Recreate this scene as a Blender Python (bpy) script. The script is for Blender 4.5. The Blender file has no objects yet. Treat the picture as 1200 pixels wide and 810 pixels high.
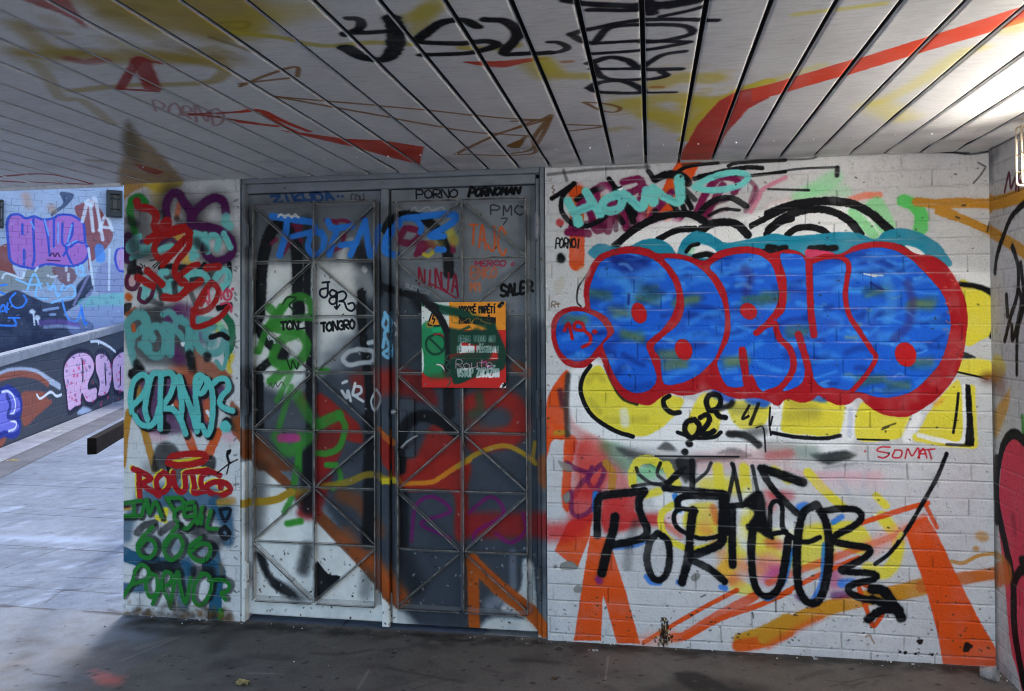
import bpy, bmesh, math, random
import numpy as np
from mathutils import Matrix, Vector
random.seed(7)
S = bpy.context.scene
COL = S.collection
H = 2.35                      # ceiling height
XP0, XP1, XD1, XR = -2.843, -2.160, -0.513, 1.536   # pier left, door left, door right, corner

# ------------------------------------------------------------------ camera
F, YAW, PIT, ROL, PY = 947.18, 0.1690, 0.0144, -0.0054, -36.77
CAM = np.array([0.0, -4.010, 1.5629])
FW = np.array([-math.sin(YAW)*math.cos(PIT), math.cos(YAW)*math.cos(PIT), math.sin(PIT)])
_r = np.array([math.cos(YAW), math.sin(YAW), 0.0]); _u = np.cross(_r, FW)
RT = _r*math.cos(ROL)+_u*math.sin(ROL); UP = -_r*math.sin(ROL)+_u*math.cos(ROL)
cam_d = bpy.data.cameras.new('camera'); cam = bpy.data.objects.new('camera', cam_d); COL.objects.link(cam)
cam.matrix_world = Matrix(((RT[0], UP[0], -FW[0], CAM[0]), (RT[1], UP[1], -FW[1], CAM[1]), (RT[2], UP[2], -FW[2], CAM[2]), (0, 0, 0, 1)))
cam_d.sensor_width = 36; cam_d.lens = 36*F/1200; cam_d.shift_y = PY/1200; cam_d.clip_end = 2000; cam_d.clip_start = 0.02
S.camera = cam

def sight(x, y):
    return FW+RT*((x-600)/F)+UP*((405+PY-y)/F)
def on_plane(x, y, p, n):
    R = sight(x, y); p = np.asarray(p, float); n = np.asarray(n, float)
    return CAM+R*(((p-CAM)@n)/(R@n))
def on_floor(x, y, z=0.0): return on_plane(x, y, (0, 0, z), (0, 0, 1))
def on_wall(x, y, Y=0.0): return on_plane(x, y, (0, Y, 0), (0, 1, 0))

# ------------------------------------------------------------------ noise
def vnoise(h, w, cell, seed, octaves=1, aspect=1.0):
    rs = np.random.RandomState(seed); out = np.zeros((h, w), np.float32); tot = 0; amp = 1.0
    for o in range(octaves):
        cx = max(1.5, cell*aspect/2**o); cy = max(1.5, cell/2**o)
        gw, gh = int(w/cx)+3, int(h/cy)+3
        g = rs.rand(gh, gw).astype(np.float32)
        x = np.arange(w)/cx; y = np.arange(h)/cy
        x0 = x.astype(int); y0 = y.astype(int); fx = (x-x0).astype(np.float32); fy = (y-y0).astype(np.float32)
        fx = fx*fx*(3-2*fx); fy = fy*fy*(3-2*fy)
        a = g[y0][:, x0]; b = g[y0][:, x0+1]; c = g[y0+1][:, x0]; d = g[y0+1][:, x0+1]
        out += amp*((a*(1-fx)+b*fx)*(1-fy)[:, None]+(c*(1-fx)+d*fx)*fy[:, None]); tot += amp; amp *= 0.5
    return out/tot
def sstep(a, b, x):
    t = np.clip((x-a)/(b-a), 0, 1); return t*t*(3-2*t)

# ------------------------------------------------------------------ spray paint on real surfaces
class Surface:
    """A paint layer on one flat surface: origin, two axes in metres, texels per metre."""
    def __init__(s, name, O, U, V, w, h, ppm, seed=0):
        s.name = name; s.O = np.array(O, float); s.U = np.array(U, float); s.V = np.array(V, float)
        s.N = np.cross(s.U, s.V); s.w, s.h, s.ppm = w, h, ppm
        s.W, s.Hh = int(w*ppm), int(h*ppm)
        s.rgb = np.zeros((s.Hh, s.W, 3), np.float32); s.a = np.zeros((s.Hh, s.W), np.float32)
        s.n1 = vnoise(s.Hh, s.W, 5, seed+1, 2); s.n2 = vnoise(s.Hh, s.W, 40, seed+2, 3); s.rs = np.random.RandomState(seed+3)
        s.grain = s.rs.rand(s.Hh, s.W).astype(np.float32)
        s.clip = None; s.rec = None; s.fat = 1.0
    def at(s, px, py):
        R = sight(px, py); P = CAM+R*(((s.O-CAM)@s.N)/(R@s.N)); d = P-s.O
        return np.array([(d@s.U)*s.ppm, (d@s.V)*s.ppm])
    def scale(s, px, py):
        a = s.at(px, py); b = s.at(px+1, py)-a; c = s.at(px, py+1)-a
        return math.sqrt(abs(b[0]*c[1]-b[1]*c[0]))
    def comp(s, x0, y0, al, col):
        hh, ww = al.shape; sl = (slice(y0, y0+hh), slice(x0, x0+ww))
        if s.clip is not None: al = al*s.clip[sl]
        if s.rec is not None: s.rec[sl] = np.maximum(s.rec[sl], al)
        s.rgb[sl] = s.rgb[sl]*(1-al[..., None])+al[..., None]*np.asarray(col, np.float32)/255.0
        s.a[sl] = s.a[sl]*(1-al)+al
    def dist(s, P, R, closed=False):
        x0 = max(0, int(P[:, 0].min()-R)); x1 = min(s.W, int(P[:, 0].max()+R)+2)
        y0 = max(0, int(P[:, 1].min()-R)); y1 = min(s.Hh, int(P[:, 1].max()+R)+2)
        if x1 <= x0 or y1 <= y0: return None
        D = np.full((y1-y0, x1-x0), R+1.0, np.float32)
        Q = np.vstack([P, P[:1]]) if closed else P
        if len(Q) == 1: Q = np.vstack([Q, Q+0.01])
        for i in range(len(Q)-1):
            a, b = Q[i], Q[i+1]
            u0 = max(x0, int(min(a[0], b[0])-R)); u1 = min(x1, int(max(a[0], b[0])+R)+2)
            v0 = max(y0, int(min(a[1], b[1])-R)); v1 = min(y1, int(max(a[1], b[1])+R)+2)
            if u1 <= u0 or v1 <= v0: continue
            X = np.arange(u0, u1, dtype=np.float32)[None, :]-a[0]; Y = np.arange(v0, v1, dtype=np.float32)[:, None]-a[1]
            e = b-a; L = e@e+1e-9; t = np.clip((X*e[0]+Y*e[1])/L, 0, 1)
            d = np.sqrt((X-t*e[0])**2+(Y-t*e[1])**2)
            w = D[v0-y0:v1-y0, u0-x0:u1-x0]; np.minimum(w, d, out=w)
        return x0, y0, D
    def stroke(s, pts, wid, col, soft=0.15, op=1.0, closed=False):
        P = np.array([s.at(*p) for p in pts]); m = np.mean(pts, axis=0); r = max(0.6, wid*0.56*s.fat*s.scale(*m))
        P = curve(P, max(2.0, r*0.5), closed)
        ri, ro = r*(1-soft), r*(1+soft)+1.0
        if soft > 0.3: ro = r*(1+soft*1.5)
        g = s.dist(P, max(ro*1.0, r*2.2 if r > 2.5 else ro)+2)
        if g is None: return
        x0, y0, D = g; sl = (slice(y0, y0+D.shape[0]), slice(x0, x0+D.shape[1]))
        Dn = D+(s.n1[sl]-0.5)*min(3.0, 0.30*r)+(s.n2[sl]-0.5)*0.25*r
        al = 1-sstep(ri, ro, Dn)
        al = al*np.clip(op*(0.86+0.28*s.n2[sl]), 0, 1)
        if r > 2.2 and 0.1 <= soft < 0.35:   # thin mist beside the line
            al = np.maximum(al, 0.30*op*np.clip(1-(D-r*.8)/(r*0.95), 0, 1)**2*(0.6+0.8*s.n2[sl]))
        if r > 2.5:   # overspray: fine specks thrown round the line
            fall = np.clip(1-(D-r)/(r*1.1), 0, 1)**2
            al = np.maximum(al, np.where((s.grain[sl] > 1-0.16*fall) & (D > ri), 0.5*op*fall, 0))
        s.comp(x0, y0, al.astype(np.float32), col)
    def fill(s, pts, col, soft=1.0, op=1.0, smooth=True):
        m = np.mean(pts, axis=0); k = s.scale(*m); so = max(0.8, soft*k)
        P = np.array([s.at(*p) for p in pts])
        if smooth: P = curve(P, 4.0, True)
        g = s.dist(P, so+3, True)
        if g is None: return
        x0, y0, D = g; hh, ww = D.shape
        X = np.arange(x0, x0+ww)[None, :]; Y = np.arange(y0, y0+hh)[:, None]; ins = np.zeros((hh, ww), bool)
        Q = np.vstack([P, P[:1]])
        for i in range(len(P)):
            (ax, ay), (bx, by) = Q[i], Q[i+1]
            if ay == by: continue
            ins ^= ((ay > Y) != (by > Y)) & (X < (bx-ax)*(Y-ay)/(by-ay)+ax)
        sd = np.where(ins, D, -D); sl = (slice(y0, y0+hh), slice(x0, x0+ww))
        sd = sd+(s.n1[sl]-0.5)*min(3, 1.2+so*0.5)+(s.n2[sl]-0.5)*so*0.8
        al = sstep(-so, so, sd)*np.clip(op*(0.88+0.24*s.n2[sl]), 0, 1)
        s.comp(x0, y0, al.astype(np.float32), col)
    def image(s):
        out = np.ones((s.Hh, s.W, 4), np.float32)*0.5
        al = np.clip(s.a, 0, 1); ok = al > 1e-3
        out[..., :3][ok] = np.clip(s.rgb[ok]/al[ok][:, None], 0, 1); out[..., 3] = al
        return np_image(s.name+'_paint', out)
def np_image(name, arr, data=False):
    im = bpy.data.images.new(name, arr.shape[1], arr.shape[0], alpha=True)
    if data: im.colorspace_settings.name = 'Non-Color'
    im.alpha_mode = 'CHANNEL_PACKED'
    im.pixels.foreach_set(np.ascontiguousarray(arr, np.float32).ravel()); im.update(); im.pack()
    return im
def curve(P, step, closed=False):
    if len(P) < 3: return P if len(P) < 2 else np.array([P[0]+(P[1]-P[0])*t for t in np.linspace(0, 1, 3)])
    n = len(P); out = []
    for i in range(n if closed else n-1):
        p1 = P[i]; p2 = P[(i+1) % n]
        p0 = P[i-1] if (i > 0 or closed) else p1*2-p2
        p3 = P[(i+2) % n] if (i+2 < n or closed) else p2*2-p1
        k = max(2, int(np.linalg.norm(p2-p1)/step))
        t = np.arange(k)[:, None]/k
        out.append(0.5*((2*p1)+(-p0+p2)*t+(2*p0-5*p1+4*p2-p3)*t*t+(-p0+3*p1-3*p2+p3)*t**3))
    if not closed: out.append(P[-1:])
    return np.vstack(out)

PPM = 460
wall_s = Surface('wall', (XD1-.02, 0, 0), (1, 0, 0), (0, 0, 1), XR-XD1+.03, H+.02, PPM, 10)
pier_s = Surface('pier', (XP0-.02, 0, 0), (1, 0, 0), (0, 0, 1), XP1-XP0+.04, H+.02, PPM, 20)
door_s = Surface('door', (XP1-.03, 0.045, 0), (1, 0, 0), (0, 0, 1), XD1-XP1+.08, H+.02, PPM, 30)
side_s = Surface('side', (XR, -1.2, 0), (0, 1, 0), (0, 0, 1), 1.2, H+.1, 300, 40)
ceil_s = Surface('ceil', (-4.6, -2.5, H), (1, 0, 0), (0, 1, 0), 6.2, 2.5, 300, 50)
# ramp wall outside (receding) and the block wall behind it
LB0, LB1 = on_floor(0, 525), on_floor(143, 468)
LD = (LB1-LB0)/np.linalg.norm(LB1-LB0)
ramp_s = Surface('ramp', LB0-LD*1.2, LD, (0, 0, 1), 9.6, 1.9, 110, 60)
UA = math.radians(52)
UDIR = np.array([math.sin(UA), math.cos(UA), 0]); UNRM = np.array([-UDIR[1], UDIR[0], 0])
_h = sight(143, 388); UP1 = CAM+_h*19.5; UP1[2] = 0
UP0 = on_plane(-40, 388, UP1, UNRM); UP0[2] = 0
block_s = Surface('block', UP0, UDIR, (0, 0, 1), 5.2, 5.0, 150, 70)
SGY = -0.006
SG0, SG1 = on_wall(494.3, 454.2, SGY), on_wall(592.4, 353.5, SGY)
sign_s = Surface('sign', (SG0[0], SGY, SG0[2]), (1, 0, 0), (0, 0, 1), SG1[0]-SG0[0], SG1[2]-SG0[2], 900, 80)
floor_s = Surface('floor', (-4.2, -2.2, 0), (1, 0, 0), (0, 1, 0), 6, 2.4, 160, 90)

pave_s = Surface('pave', (-10.5, .03, 0), (1, 0, 0), (0, 1, 0), 7.9, 8.5, 90, 95)
FR = {'A': (640, 180, 3.682), 'B': (900, 180, 3.683), 'C': (640, 380, 3.682), 'D': (900, 380, 3.683), 'E': (640, 560, 3.682), 'F': (900, 560, 3.24),
      'V': (680, 560, 3.158), 'W': (680, 460, 3.158),
      'G': (270, 190, 4.5), 'H': (450, 190, 4.5), 'I': (270, 360, 4.265), 'J': (450, 340, 3.857), 'K': (270, 540, 3.68), 'L': (450, 540, 3.524),
      'M': (0, 0, 3.373), 'N': (280, 0, 3.333), 'O': (600, 0, 3.683), 'P': (880, 0, 3.681),
      '1': (140, 210, 6.233), '2': (140, 330, 6.747), '3': (140, 430, 6.747), '4': (140, 510, 6.747), '5': (140, 610, 6.233),
      'l': (0, 200, 8), 'm': (0, 280, 8), 'n': (0, 360, 8), 'o': (0, 440, 6.747),
      'r': (1100, 110, 4.26), 's': (1100, 290, 3.115), 't': (1100, 540, 3.0), 'g': (490, 345, 7.045), 'f': (0, 500, 2.613), 'z': (0, 0, 1)}
CO = {'bk': (13, 13, 16), 'wh': (246, 245, 242), 'rd': (176, 22, 32), 'or': (228, 84, 26), 'tq': (122, 222, 212), 'te': (28, 140, 168), 'mg': (128, 22, 76),
      'yl': (236, 220, 66), 'gd': (196, 138, 44), 'bl': (26, 98, 214), 'bs': (30, 125, 220), 'gn': (96, 214, 110), 'pu': (112, 26, 92), 'gy': (140, 140, 140),
      're': (206, 44, 36), 'pk': (226, 130, 140), 'dr': (150, 30, 26)}
def pts(fr, st):
    x, y, k = FR[fr]; v = [float(t) for t in st.replace(',', ' ').split()]
    return [(x+v[i]/k, y+v[i+1]/k) for i in range(0, len(v), 2)]
def col(c): return CO[c] if isinstance(c, str) else c
def st(surf, fr, c, w, s_, soft=0.15, op=1.0, dx=0, dy=0, cl=False):
    for one in s_.split('|'):
        p = [(a+dx/FR[fr][2], b+dy/FR[fr][2]) for a, b in pts(fr, one)]
        for q in (surf if isinstance(surf, (list, tuple)) else [surf]): q.stroke(p, w/FR[fr][2], col(c), soft, op, cl)
def fl(surf, fr, c, s_, soft=4, op=1.0, smooth=True):
    for one in s_.split('|'):
        for q in (surf if isinstance(surf, (list, tuple)) else [surf]): q.fill(pts(fr, one), col(c), soft/FR[fr][2], op, smooth)
# hand lettering: strokes on a 4 x 6 grid, y down
GL = {'A': '0 6 2 0 4 6|1 4 3 4', 'B': '0 6 0 0 3 0 4 1.5 3 3 0 3|3 3 4 4.5 3 6 0 6', 'C': '4 1 2 0 0 2 0 4 2 6 4 5', 'D': '0 0 0 6 2.5 6 4 4 4 2 2.5 0 0 0', 'E': '4 0 0 0 0 6 4 6|0 3 3 3',
      'G': '4 1 2 0 0 2 0 4 2 6 4 5 4 3 2.5 3', 'H': '0 0 0 6|4 0 4 6|0 3 4 3', 'I': '2 0 2 6', 'J': '3 0 3 5 1.5 6 0 5', 'K': '0 0 0 6|4 0 0 3.2 4 6', 'L': '0 0 0 6 4 6', 'M': '0 6 0.4 0 2 4 3.6 0 4 6',
      'N': '0 6 0 0 4 6 4 0', 'O': '2 0 0 1.5 0 4.5 2 6 4 4.5 4 1.5 2 0', 'P': '0 6 0 0 3 0 4 1.5 3 3 0 3', 'R': '0 6 0 0 3 0 4 1.5 3 3 0 3 4 6', 'S': '4 1 2 0 0 1.2 1 2.8 3 3.3 4 4.8 2 6 0 5',
      'T': '0 0 4 0|2 0 2 6', 'U': '0 0 0 4.5 2 6 4 4.5 4 0', 'V': '0 0 2 6 4 0', 'W': '0 0 1 6 2 2 3 6 4 0', 'Y': '0 0 2 3 4 0|2 3 2 6', 'Z': '0 0 4 0 0 6 4 6', '!': '2 0 2 4|2 5.6 2 6', '1': '1 1 2 0 2 6',
      '7': '0 0 4 0 1.5 6', '0': '2 0 0 1.5 0 4.5 2 6 4 4.5 4 1.5 2 0', 'u': '0 2 0 5 1.5 6 4 5|4 2 4 6', 'o': '2 2 0 3.5 1 6 3 6 4 4 2 2', 't': '2 0 2 5.5 4 6|0 2 4 2', 'e': '0 4 4 4 3 2 1 2 0 4 1 6 4 5.6',
      's': '4 2 1 2 1 4 4 4.5 3 6 0 6', 'c': '4 2.4 1.6 2 0 4 1.6 6 4 5.5', 'r': '0 2 0 6|0 3.5 2 2 4 2.4', "'": '2 -1.8 3 -2.6', '^': '1 -2.4 2 -1.4 3 -2.4'}
ACC = {'É': "E'", 'Ě': 'E^', 'Í': "I'", 'Ý': "Y'", 'Á': "A'", 'Ž': 'Z^', 'Č': 'C^', 'Ř': 'R^'}
def tx(surf, fr, c, w, s_, x0, y0, x1, y1, y0b=None, y1b=None, jit=0.25, soft=0.15, op=1.0, fillw=0.78, sl=0.0):
    y0b = y0 if y0b is None else y0b; y1b = y1 if y1b is None else y1b; rr = random.Random(len(s_)*31+int(x0)); n = len(s_)
    for i, ch in enumerate(s_):
        if ch == ' ': continue
        for g in ACC.get(ch, ch):
            for seg in GL[g].split('|'):
                v = [float(t) for t in seg.split()]; q = []
                for j in range(0, len(v), 2):
                    gx = (v[j]+rr.uniform(-jit, jit))/4; gy = (v[j+1]+rr.uniform(-jit, jit))/6
                    u = (i+0.11+gx*fillw+sl*(0.5-gy))/n
                    q.append((x0+u*(x1-x0), (y0+u*(y0b-y0))*(1-gy)+(y1+u*(y1b-y1))*gy))
                st(surf, fr, c, w, ' '.join('%.1f %.1f' % p for p in q), soft, op)

# ================================================================== PAINT: right brick wall
w_ = wall_s
# orange bands under everything
st(w_, 'A', 'or', 80, '635 0 600 70 555 135 510 240 455 320 385 410', .06)
st(w_, 'A', 'or', 56, '132 170 132 330 131 476', .05); st(w_, 'A', 'or', 60, '120 165 250 230 330 260 480 240', .4, .9)
# burgundy tag behind
st(w_, 'A', 'mg', 29, '92 340 180 346|110 320 150 220 200 165 235 150|185 240 215 330 245 300 215 180 245 140 290 160 265 250|330 125 395 112 410 145 340 180|335 250 345 325 385 325 400 220 425 150|265 335 290 240 300 180|440 320 470 250 540 170|520 330 590 260|650 250 690 170 740 110 800 105 830 130 810 165|690 265 760 140', .2, 1)
st(w_, 'A', 'mg', 16, '860 250 900 190 905 150 870 115 830 100|900 150 880 210|690 300 720 260 780 240', .4, .75)
st(w_, 'A', (214, 90, 130), 16, '880 255 915 195 930 160 980 130 1031 105', .5, .7)
fl(w_, 'B', (235, 130, 120), '0 235 70 210 130 200 60 260 0 290', 30, .55)
st(w_, 'A', 'bk', 20, '130 200 180 170 240 150|250 230 300 262 330 300|470 250 480 330|520 190 560 240|600 160 640 200', .2, .9); st(w_, 'A', (96, 14, 56), 18, '120 330 180 300 250 320|200 290 250 310|300 330 300 250 330 230|360 320 360 250 385 235|420 300 425 220|455 330 500 290|650 280 720 220 780 200', .3, .85); st(w_, 'A', (236, 190, 200), 26, '240 150 290 180|410 280 440 330|500 300 560 280', .8, .5)
# white arcs ground
fl(w_, 'A', 'wh', '300 400 400 320 520 290 640 300 760 300 1000 230 1031 300 1031 400 600 420', 14, .95)
fl(w_, 'B', 'wh', '0 230 180 205 360 230 500 330 430 350 0 370', 14, .9)
# green and orange smears on the right
st(w_, 'B', (150, 228, 160), 54, '135 190 215 150 285 108', .5, .7); st(w_, 'B', (150, 228, 160), 40, '180 160 330 165', .6, .5)
st(w_, 'B', (236, 120, 80), 26, '350 205 410 185 478 180', .3, .8)
fl(w_, 'B', (130, 222, 140), '405 235 480 190 548 310 490 345 440 270', 8, .75); st(w_, 'B', (130, 222, 140), 40, '365 255 455 352', .3, .75)
st(w_, 'B', (90, 206, 100), 52, '585 205 630 225 660 270 655 325', .12, .95)
# black arcs
BK = 'bk'
st(w_, 'A', BK, 18, '25 195 120 132|118 130 72 185 65 245 105 298 170 315 240 285 262 262|270 110 325 190 372 285', .1)
st(w_, 'A', BK, 30, '300 160 345 220 375 262|470 112 520 92 580 98 610 128', .12); st(w_, 'A', BK, 18, '440 78 470 118|480 110 540 95 600 118', .1)
st(w_, 'A', BK, 12, '552 92 610 58 740 42|785 55 830 42 1031 30|880 97 1031 80', .1); st(w_, 'A', BK, 17, '640 110 760 78 860 62 930 64|660 100 720 90', .1)
st(w_, 'A', BK, 22, '350 230 375 295|600 190 625 235|330 220 300 180|590 230 600 262', .15)
st(w_, 'A', BK, 27, '295 400 390 322 500 272 610 262 680 292', .07); st(w_, 'A', BK, 22, '482 372 560 334 640 326', .07)
st(w_, 'A', BK, 30, '668 330 720 302 780 297 830 312 868 352', .07); st(w_, 'A', BK, 22, '665 252 700 218 745 198 800 194 862 228|642 442 690 430 732 442', .08)
st(w_, 'A', BK, 11, '700 270 760 242 832 246|600 425 620 398 665 392', .15); st(w_, 'A', BK, 6, '178 520 138 580 133 640 150 662', .1, .9)
st(w_, 'A', BK, 21, '885 312 1000 255 1060 230|948 348 1010 300 1060 284', .06)
st(w_, 'B', BK, 32, '0 262 90 228 180 211 280 207 370 222 445 262 530 338', .05); st(w_, 'B', BK, 28, '0 332 60 282 140 250 230 242 310 266 360 302 398 350', .05)
st(w_, 'B', BK, 24, '82 352 120 326 178 319 230 331 262 354', .05); st(w_, 'B', BK, 8, '0 88 130 68 300 60|0 155 175 160', .15, .9); st(w_, 'B', BK, 15, '298 62 296 96', .4)
# pale halo on the right
fl(w_, 'B', 'wh', '700 480 800 490 960 530 960 610 860 550 760 520', 20, .7)
# teal cloud
TEAL_A = '185 440 200 402 240 388 300 404 360 400 420 374 480 370 530 394 560 432 575 400 595 368 640 336 700 346 740 370 780 386 900 366 980 348 1067 358 1247 342 1337 342 1417 372 1457 340 1527 323 1607 341 1687 386 1720 425 1747 485 1650 490 1500 470 957 470 700 480 300 480'
fl(w_, 'A', 'te', TEAL_A, 3, .97)
fl(w_, 'A', 'wh', '612 425 640 394 700 400 735 432 690 452', 5); fl(w_, 'A', (150, 220, 170), '606 432 626 405 640 412 620 440', 10, .7)
st(w_, 'A', BK, 14, '604 425 625 400 655 392', .1); st(w_, 'A', BK, 22, '640 446 690 436 735 448|940 425 1031 408', .1)
st(w_, 'B', BK, 22, '0 405 30 408|180 412 240 408|250 412 290 408', .15); fl(w_, 'B', (222, 60, 100), '166 415 285 432 180 462', 3)
st(w_, 'B', BK, 10, '570 400 640 440', .1); fl(w_, 'B', 'wh', '590 400 640 410 680 440 640 440', 4)
# ---- lower half: red, orange, yellow grounds
fl(w_, 'C', 'or', '62 222 98 208 98 330 84 490 30 500 8 560 0 560 0 345', 4)
fl(w_, 'C', 'or', '82 480 132 500 112 610 102 800 66 775 72 600', 5); fl(w_, 'C', (212, 52, 40), '130 500 225 490 290 550 300 640 260 740 120 740 110 600', 40, .92)
st(w_, 'C', (212, 60, 50), 60, '300 640 330 720 290 800', .6, .7); st(w_, 'C', (230, 120, 110), 60, '110 420 180 490 240 520', .7, .5)
st(w_, 'C', (60, 30, 60), 20, '60 290 70 350', .6, .7)
st(w_, 'C', (112, 26, 84), 18, '88 600 130 625 190 640 242 606 246 650 212 708 180 680 196 620|120 745 150 690 190 650', .3, .85)
st(w_, 'C', 'gd', 26, '258 600 286 650 282 712', .2); st(w_, 'C', 'gd', 18, '40 470 90 468', .3)
fl(w_, 'E', 'or', '96 190 200 155 186 262 136 386 82 356 35 315', 3, 1, False)
st(w_, 'E', (206, 40, 38), 70, '0 235 70 235 130 215', .6, .85); fl(w_, 'E', (206, 44, 42), '95 60 210 50 200 190 110 200', 24, .9)
fl(w_, 'E', (206, 44, 42), '245 80 400 64 395 150 545 152 548 205 400 216 250 240', 18, .92)
st(w_, 'E', (112, 26, 84), 16, '108 60 112 150 150 166 200 130 230 60', .3, .85)
# green and grey sprays
st(w_, 'C', (50, 130, 70), 60, '275 525 350 600', .7, .65); fl(w_, 'C', (44, 46, 46), '300 530 400 546 500 572 700 574 880 566 780 590 650 602 640 690 560 650 420 610 330 566', 14, .85)
st(w_, 'C', (60, 210, 110), 50, '410 650 470 630', .7, .6)
# white band between the yellow letters and the lower tags
fl(w_, 'C', 'wh', '225 165 120 190 85 300 110 420 200 480 300 520 480 540 740 556 1031 556 1300 560 1300 300 1000 330 600 330', 18, .96)
st(w_, 'C', (40, 40, 44), 18, '94 220 86 330 92 480', .6, .8)
fl(w_, 'C', (60, 62, 62), '480 540 520 510 562 548', 8, .8); fl(w_, 'C', (90, 92, 92), '740 560 800 535 860 562', 10, .7)
Y = 'yl'
fl(w_, 'C', Y, '228 180 170 225 154 300 195 390 285 452 370 484 450 474 540 410 592 330 500 300 300 250', 5)
st(w_, 'C', (196, 178, 60), 22, '180 250 210 220 245 240|260 410 320 415 430 410|190 330 230 380', .6, .5); st(w_, 'C', 'wh', 30, '335 380 340 430', .5, .7)
st(w_, 'C', BK, 15, '190 180 158 230 150 300 195 392 290 458 372 486', .08); st(w_, 'C', BK, 14, '255 180 290 260 330 320 390 345', .3, .8)
fl(w_, 'C', Y, '660 310 715 300 742 340 752 420 722 488 650 490 585 470 606 420', 5, .95); fl(w_, 'C', Y, '795 335 955 340 946 425 890 450 830 445 790 390', 6, .9)
st(w_, 'C', (150, 144, 70), 30, '800 350 830 370 930 350', .8, .6); st(w_, 'C', BK, 13, '566 468 640 491 720 489 752 468', .15)
fl(w_, 'D', Y, '66 330 205 318 328 350 320 440 290 480 180 480 52 455', 4); st(w_, 'D', (176, 160, 60), 40, '90 400 200 390|110 345 190 370', .9, .5)
st(w_, 'D', 'wh', 26, '50 340 38 450', .3); st(w_, 'D', BK, 13, '18 470 120 488 240 494 310 482', .2); st(w_, 'C', BK, 5, '965 360 962 430 968 480|966 440 975 400', .2)
fl(w_, 'D', Y, '400 340 500 385 615 398 590 470 540 500 382 496', 4); st(w_, 'D', BK, 6, '385 498 520 502', .4); st(w_, 'D', BK, 14, '628 390 602 452', .3); st(w_, 'D', (60, 60, 40), 5, '548 430 495 448|520 444 490 456', .3, .8)
st(w_, 'D', 'wh', 40, '350 380 345 480|640 400 600 490', .4); st(w_, 'D', (200, 204, 222), 16, '355 370 352 480', .6, .7)
fl(w_, 'D', Y, '700 372 800 250 832 270 838 490 720 496 640 488 672 420', 4); st(w_, 'D', (240, 170, 60), 20, '720 345 745 330', .6, .6)
st(w_, 'D', Y, 30, '640 490 760 512 880 522|875 280 885 520', .2); st(w_, 'D', 'wh', 18, '650 480 740 502 842 500 846 270', .25)
fl(w_, 'D', BK, '850 258 871 264 890 500 886 528 848 522 856 430', 3, 1, False); st(w_, 'D', BK, 8, '820 300 812 380 798 470', .25); st(w_, 'D', BK, 10, '770 520 870 525', .5, .7)
fl(w_, 'B', Y, '822 562 890 574 950 600 980 650 986 720 965 780 920 805 845 818', 4); st(w_, 'B', BK, 20, '828 565 900 575 960 602 992 660 988 740 965 792', .3)
fl(w_, 'D', Y, '828 150 960 160 962 232 880 226 806 206', 6); fl(w_, 'D', BK, '838 118 895 145 828 148', 4); st(w_, 'D', BK, 6, '806 206 880 222 945 238', .3); st(w_, 'D', (120, 66, 30), 40, '945 236 960 236', .9, .8)
st(w_, 'D', (70, 70, 76), 9, '360 575 250 590|240 622 380 600', .9, .4)
fl(w_, 'D', (38, 44, 44), '180 562 250 556 340 546 382 572 300 600 240 606', 10, .92); st(w_, 'D', (90, 96, 96), 46, '0 540 90 546 190 560', .9, .5); st(w_, 'D', (150, 190, 160), 40, '50 550 180 550', .9, .35)
st(w_, 'D', (180, 180, 186), 18, '180 660 330 620 480 600 600 620|300 660 360 760|420 690 440 600', .8, .4); st(w_, 'D', (230, 150, 160), 26, '80 640 250 655 470 655', .8, .45)
st(w_, 'C', (232, 150, 150), 60, '660 600 800 590 1031 570', .9, .4); st(w_, 'C', (200, 60, 60), 26, '960 570 1050 560', .8, .5)
# yellow older lettering in the middle
st(w_, 'C', Y, 32, '372 690 372 640 400 592 450 584 490 606', .12); st(w_, 'C', Y, 37, '520 612 560 694', .1)
st(w_, 'C', Y, 40, '738 620 752 715|852 620 862 712', .3); st(w_, 'C', Y, 60, '690 700 830 700', .6, .9)
fl(w_, 'E', 'wh', '470 70 560 40 640 90 600 180 560 240 480 140', 14, .8)
st(w_, 'E', Y, 25, '545 118 502 150 494 200 520 258 580 296 650 308 720 290', .15); fl(w_, 'E', Y, '640 112 722 110 748 180 722 242 640 254 592 205 600 150', 10, .95)
st(w_, 'E', (236, 190, 120), 30, '690 140 690 220', .9, .5); st(w_, 'E', (212, 70, 40), 24, '530 215 580 250|720 130 735 190', .6, .6)
st(w_, 'E', Y, 60, '760 250 810 300 782 420', .4, .9); st(w_, 'E', Y, 90, '900 230 960 330 1010 330', .35, .95); st(w_, 'E', Y, 46, '820 470 885 490|760 400 840 330', .4, .85); st(w_, 'E', Y, 50, '880 100 860 240', .4, .9); st(w_, 'E', (240, 160, 60), 40, '730 280 780 370', .8, .6)
fl(w_, 'F', Y, '0 210 90 195 235 180 250 330 130 350 0 340', 16, .95); fl(w_, 'F', Y, '230 180 330 168 392 232 380 290 300 282 245 250', 8, .95)
st(w_, 'F', Y, 30, '150 -20 215 50 285 115', .12); st(w_, 'F', Y, 25, '410 70 446 106', .12); st(w_, 'F', Y, 44, '432 150 490 230 482 310 440 362 380 345', .25, .95); st(w_, 'F', Y, 30, '20 -30 80 10', .3)
st(w_, 'F', 'wh', 60, '70 200 75 260', .5, .8)
st(w_, 'F', (204, 60, 130), 50, '0 370 30 360|255 360 250 400', .9, .5); st(w_, 'E', (204, 60, 110), 50, '930 370 1000 400', .9, .5); st(w_, 'F', (200, 36, 60), 30, '20 70 80 70|-20 100 10 110', .8, .7)
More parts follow.
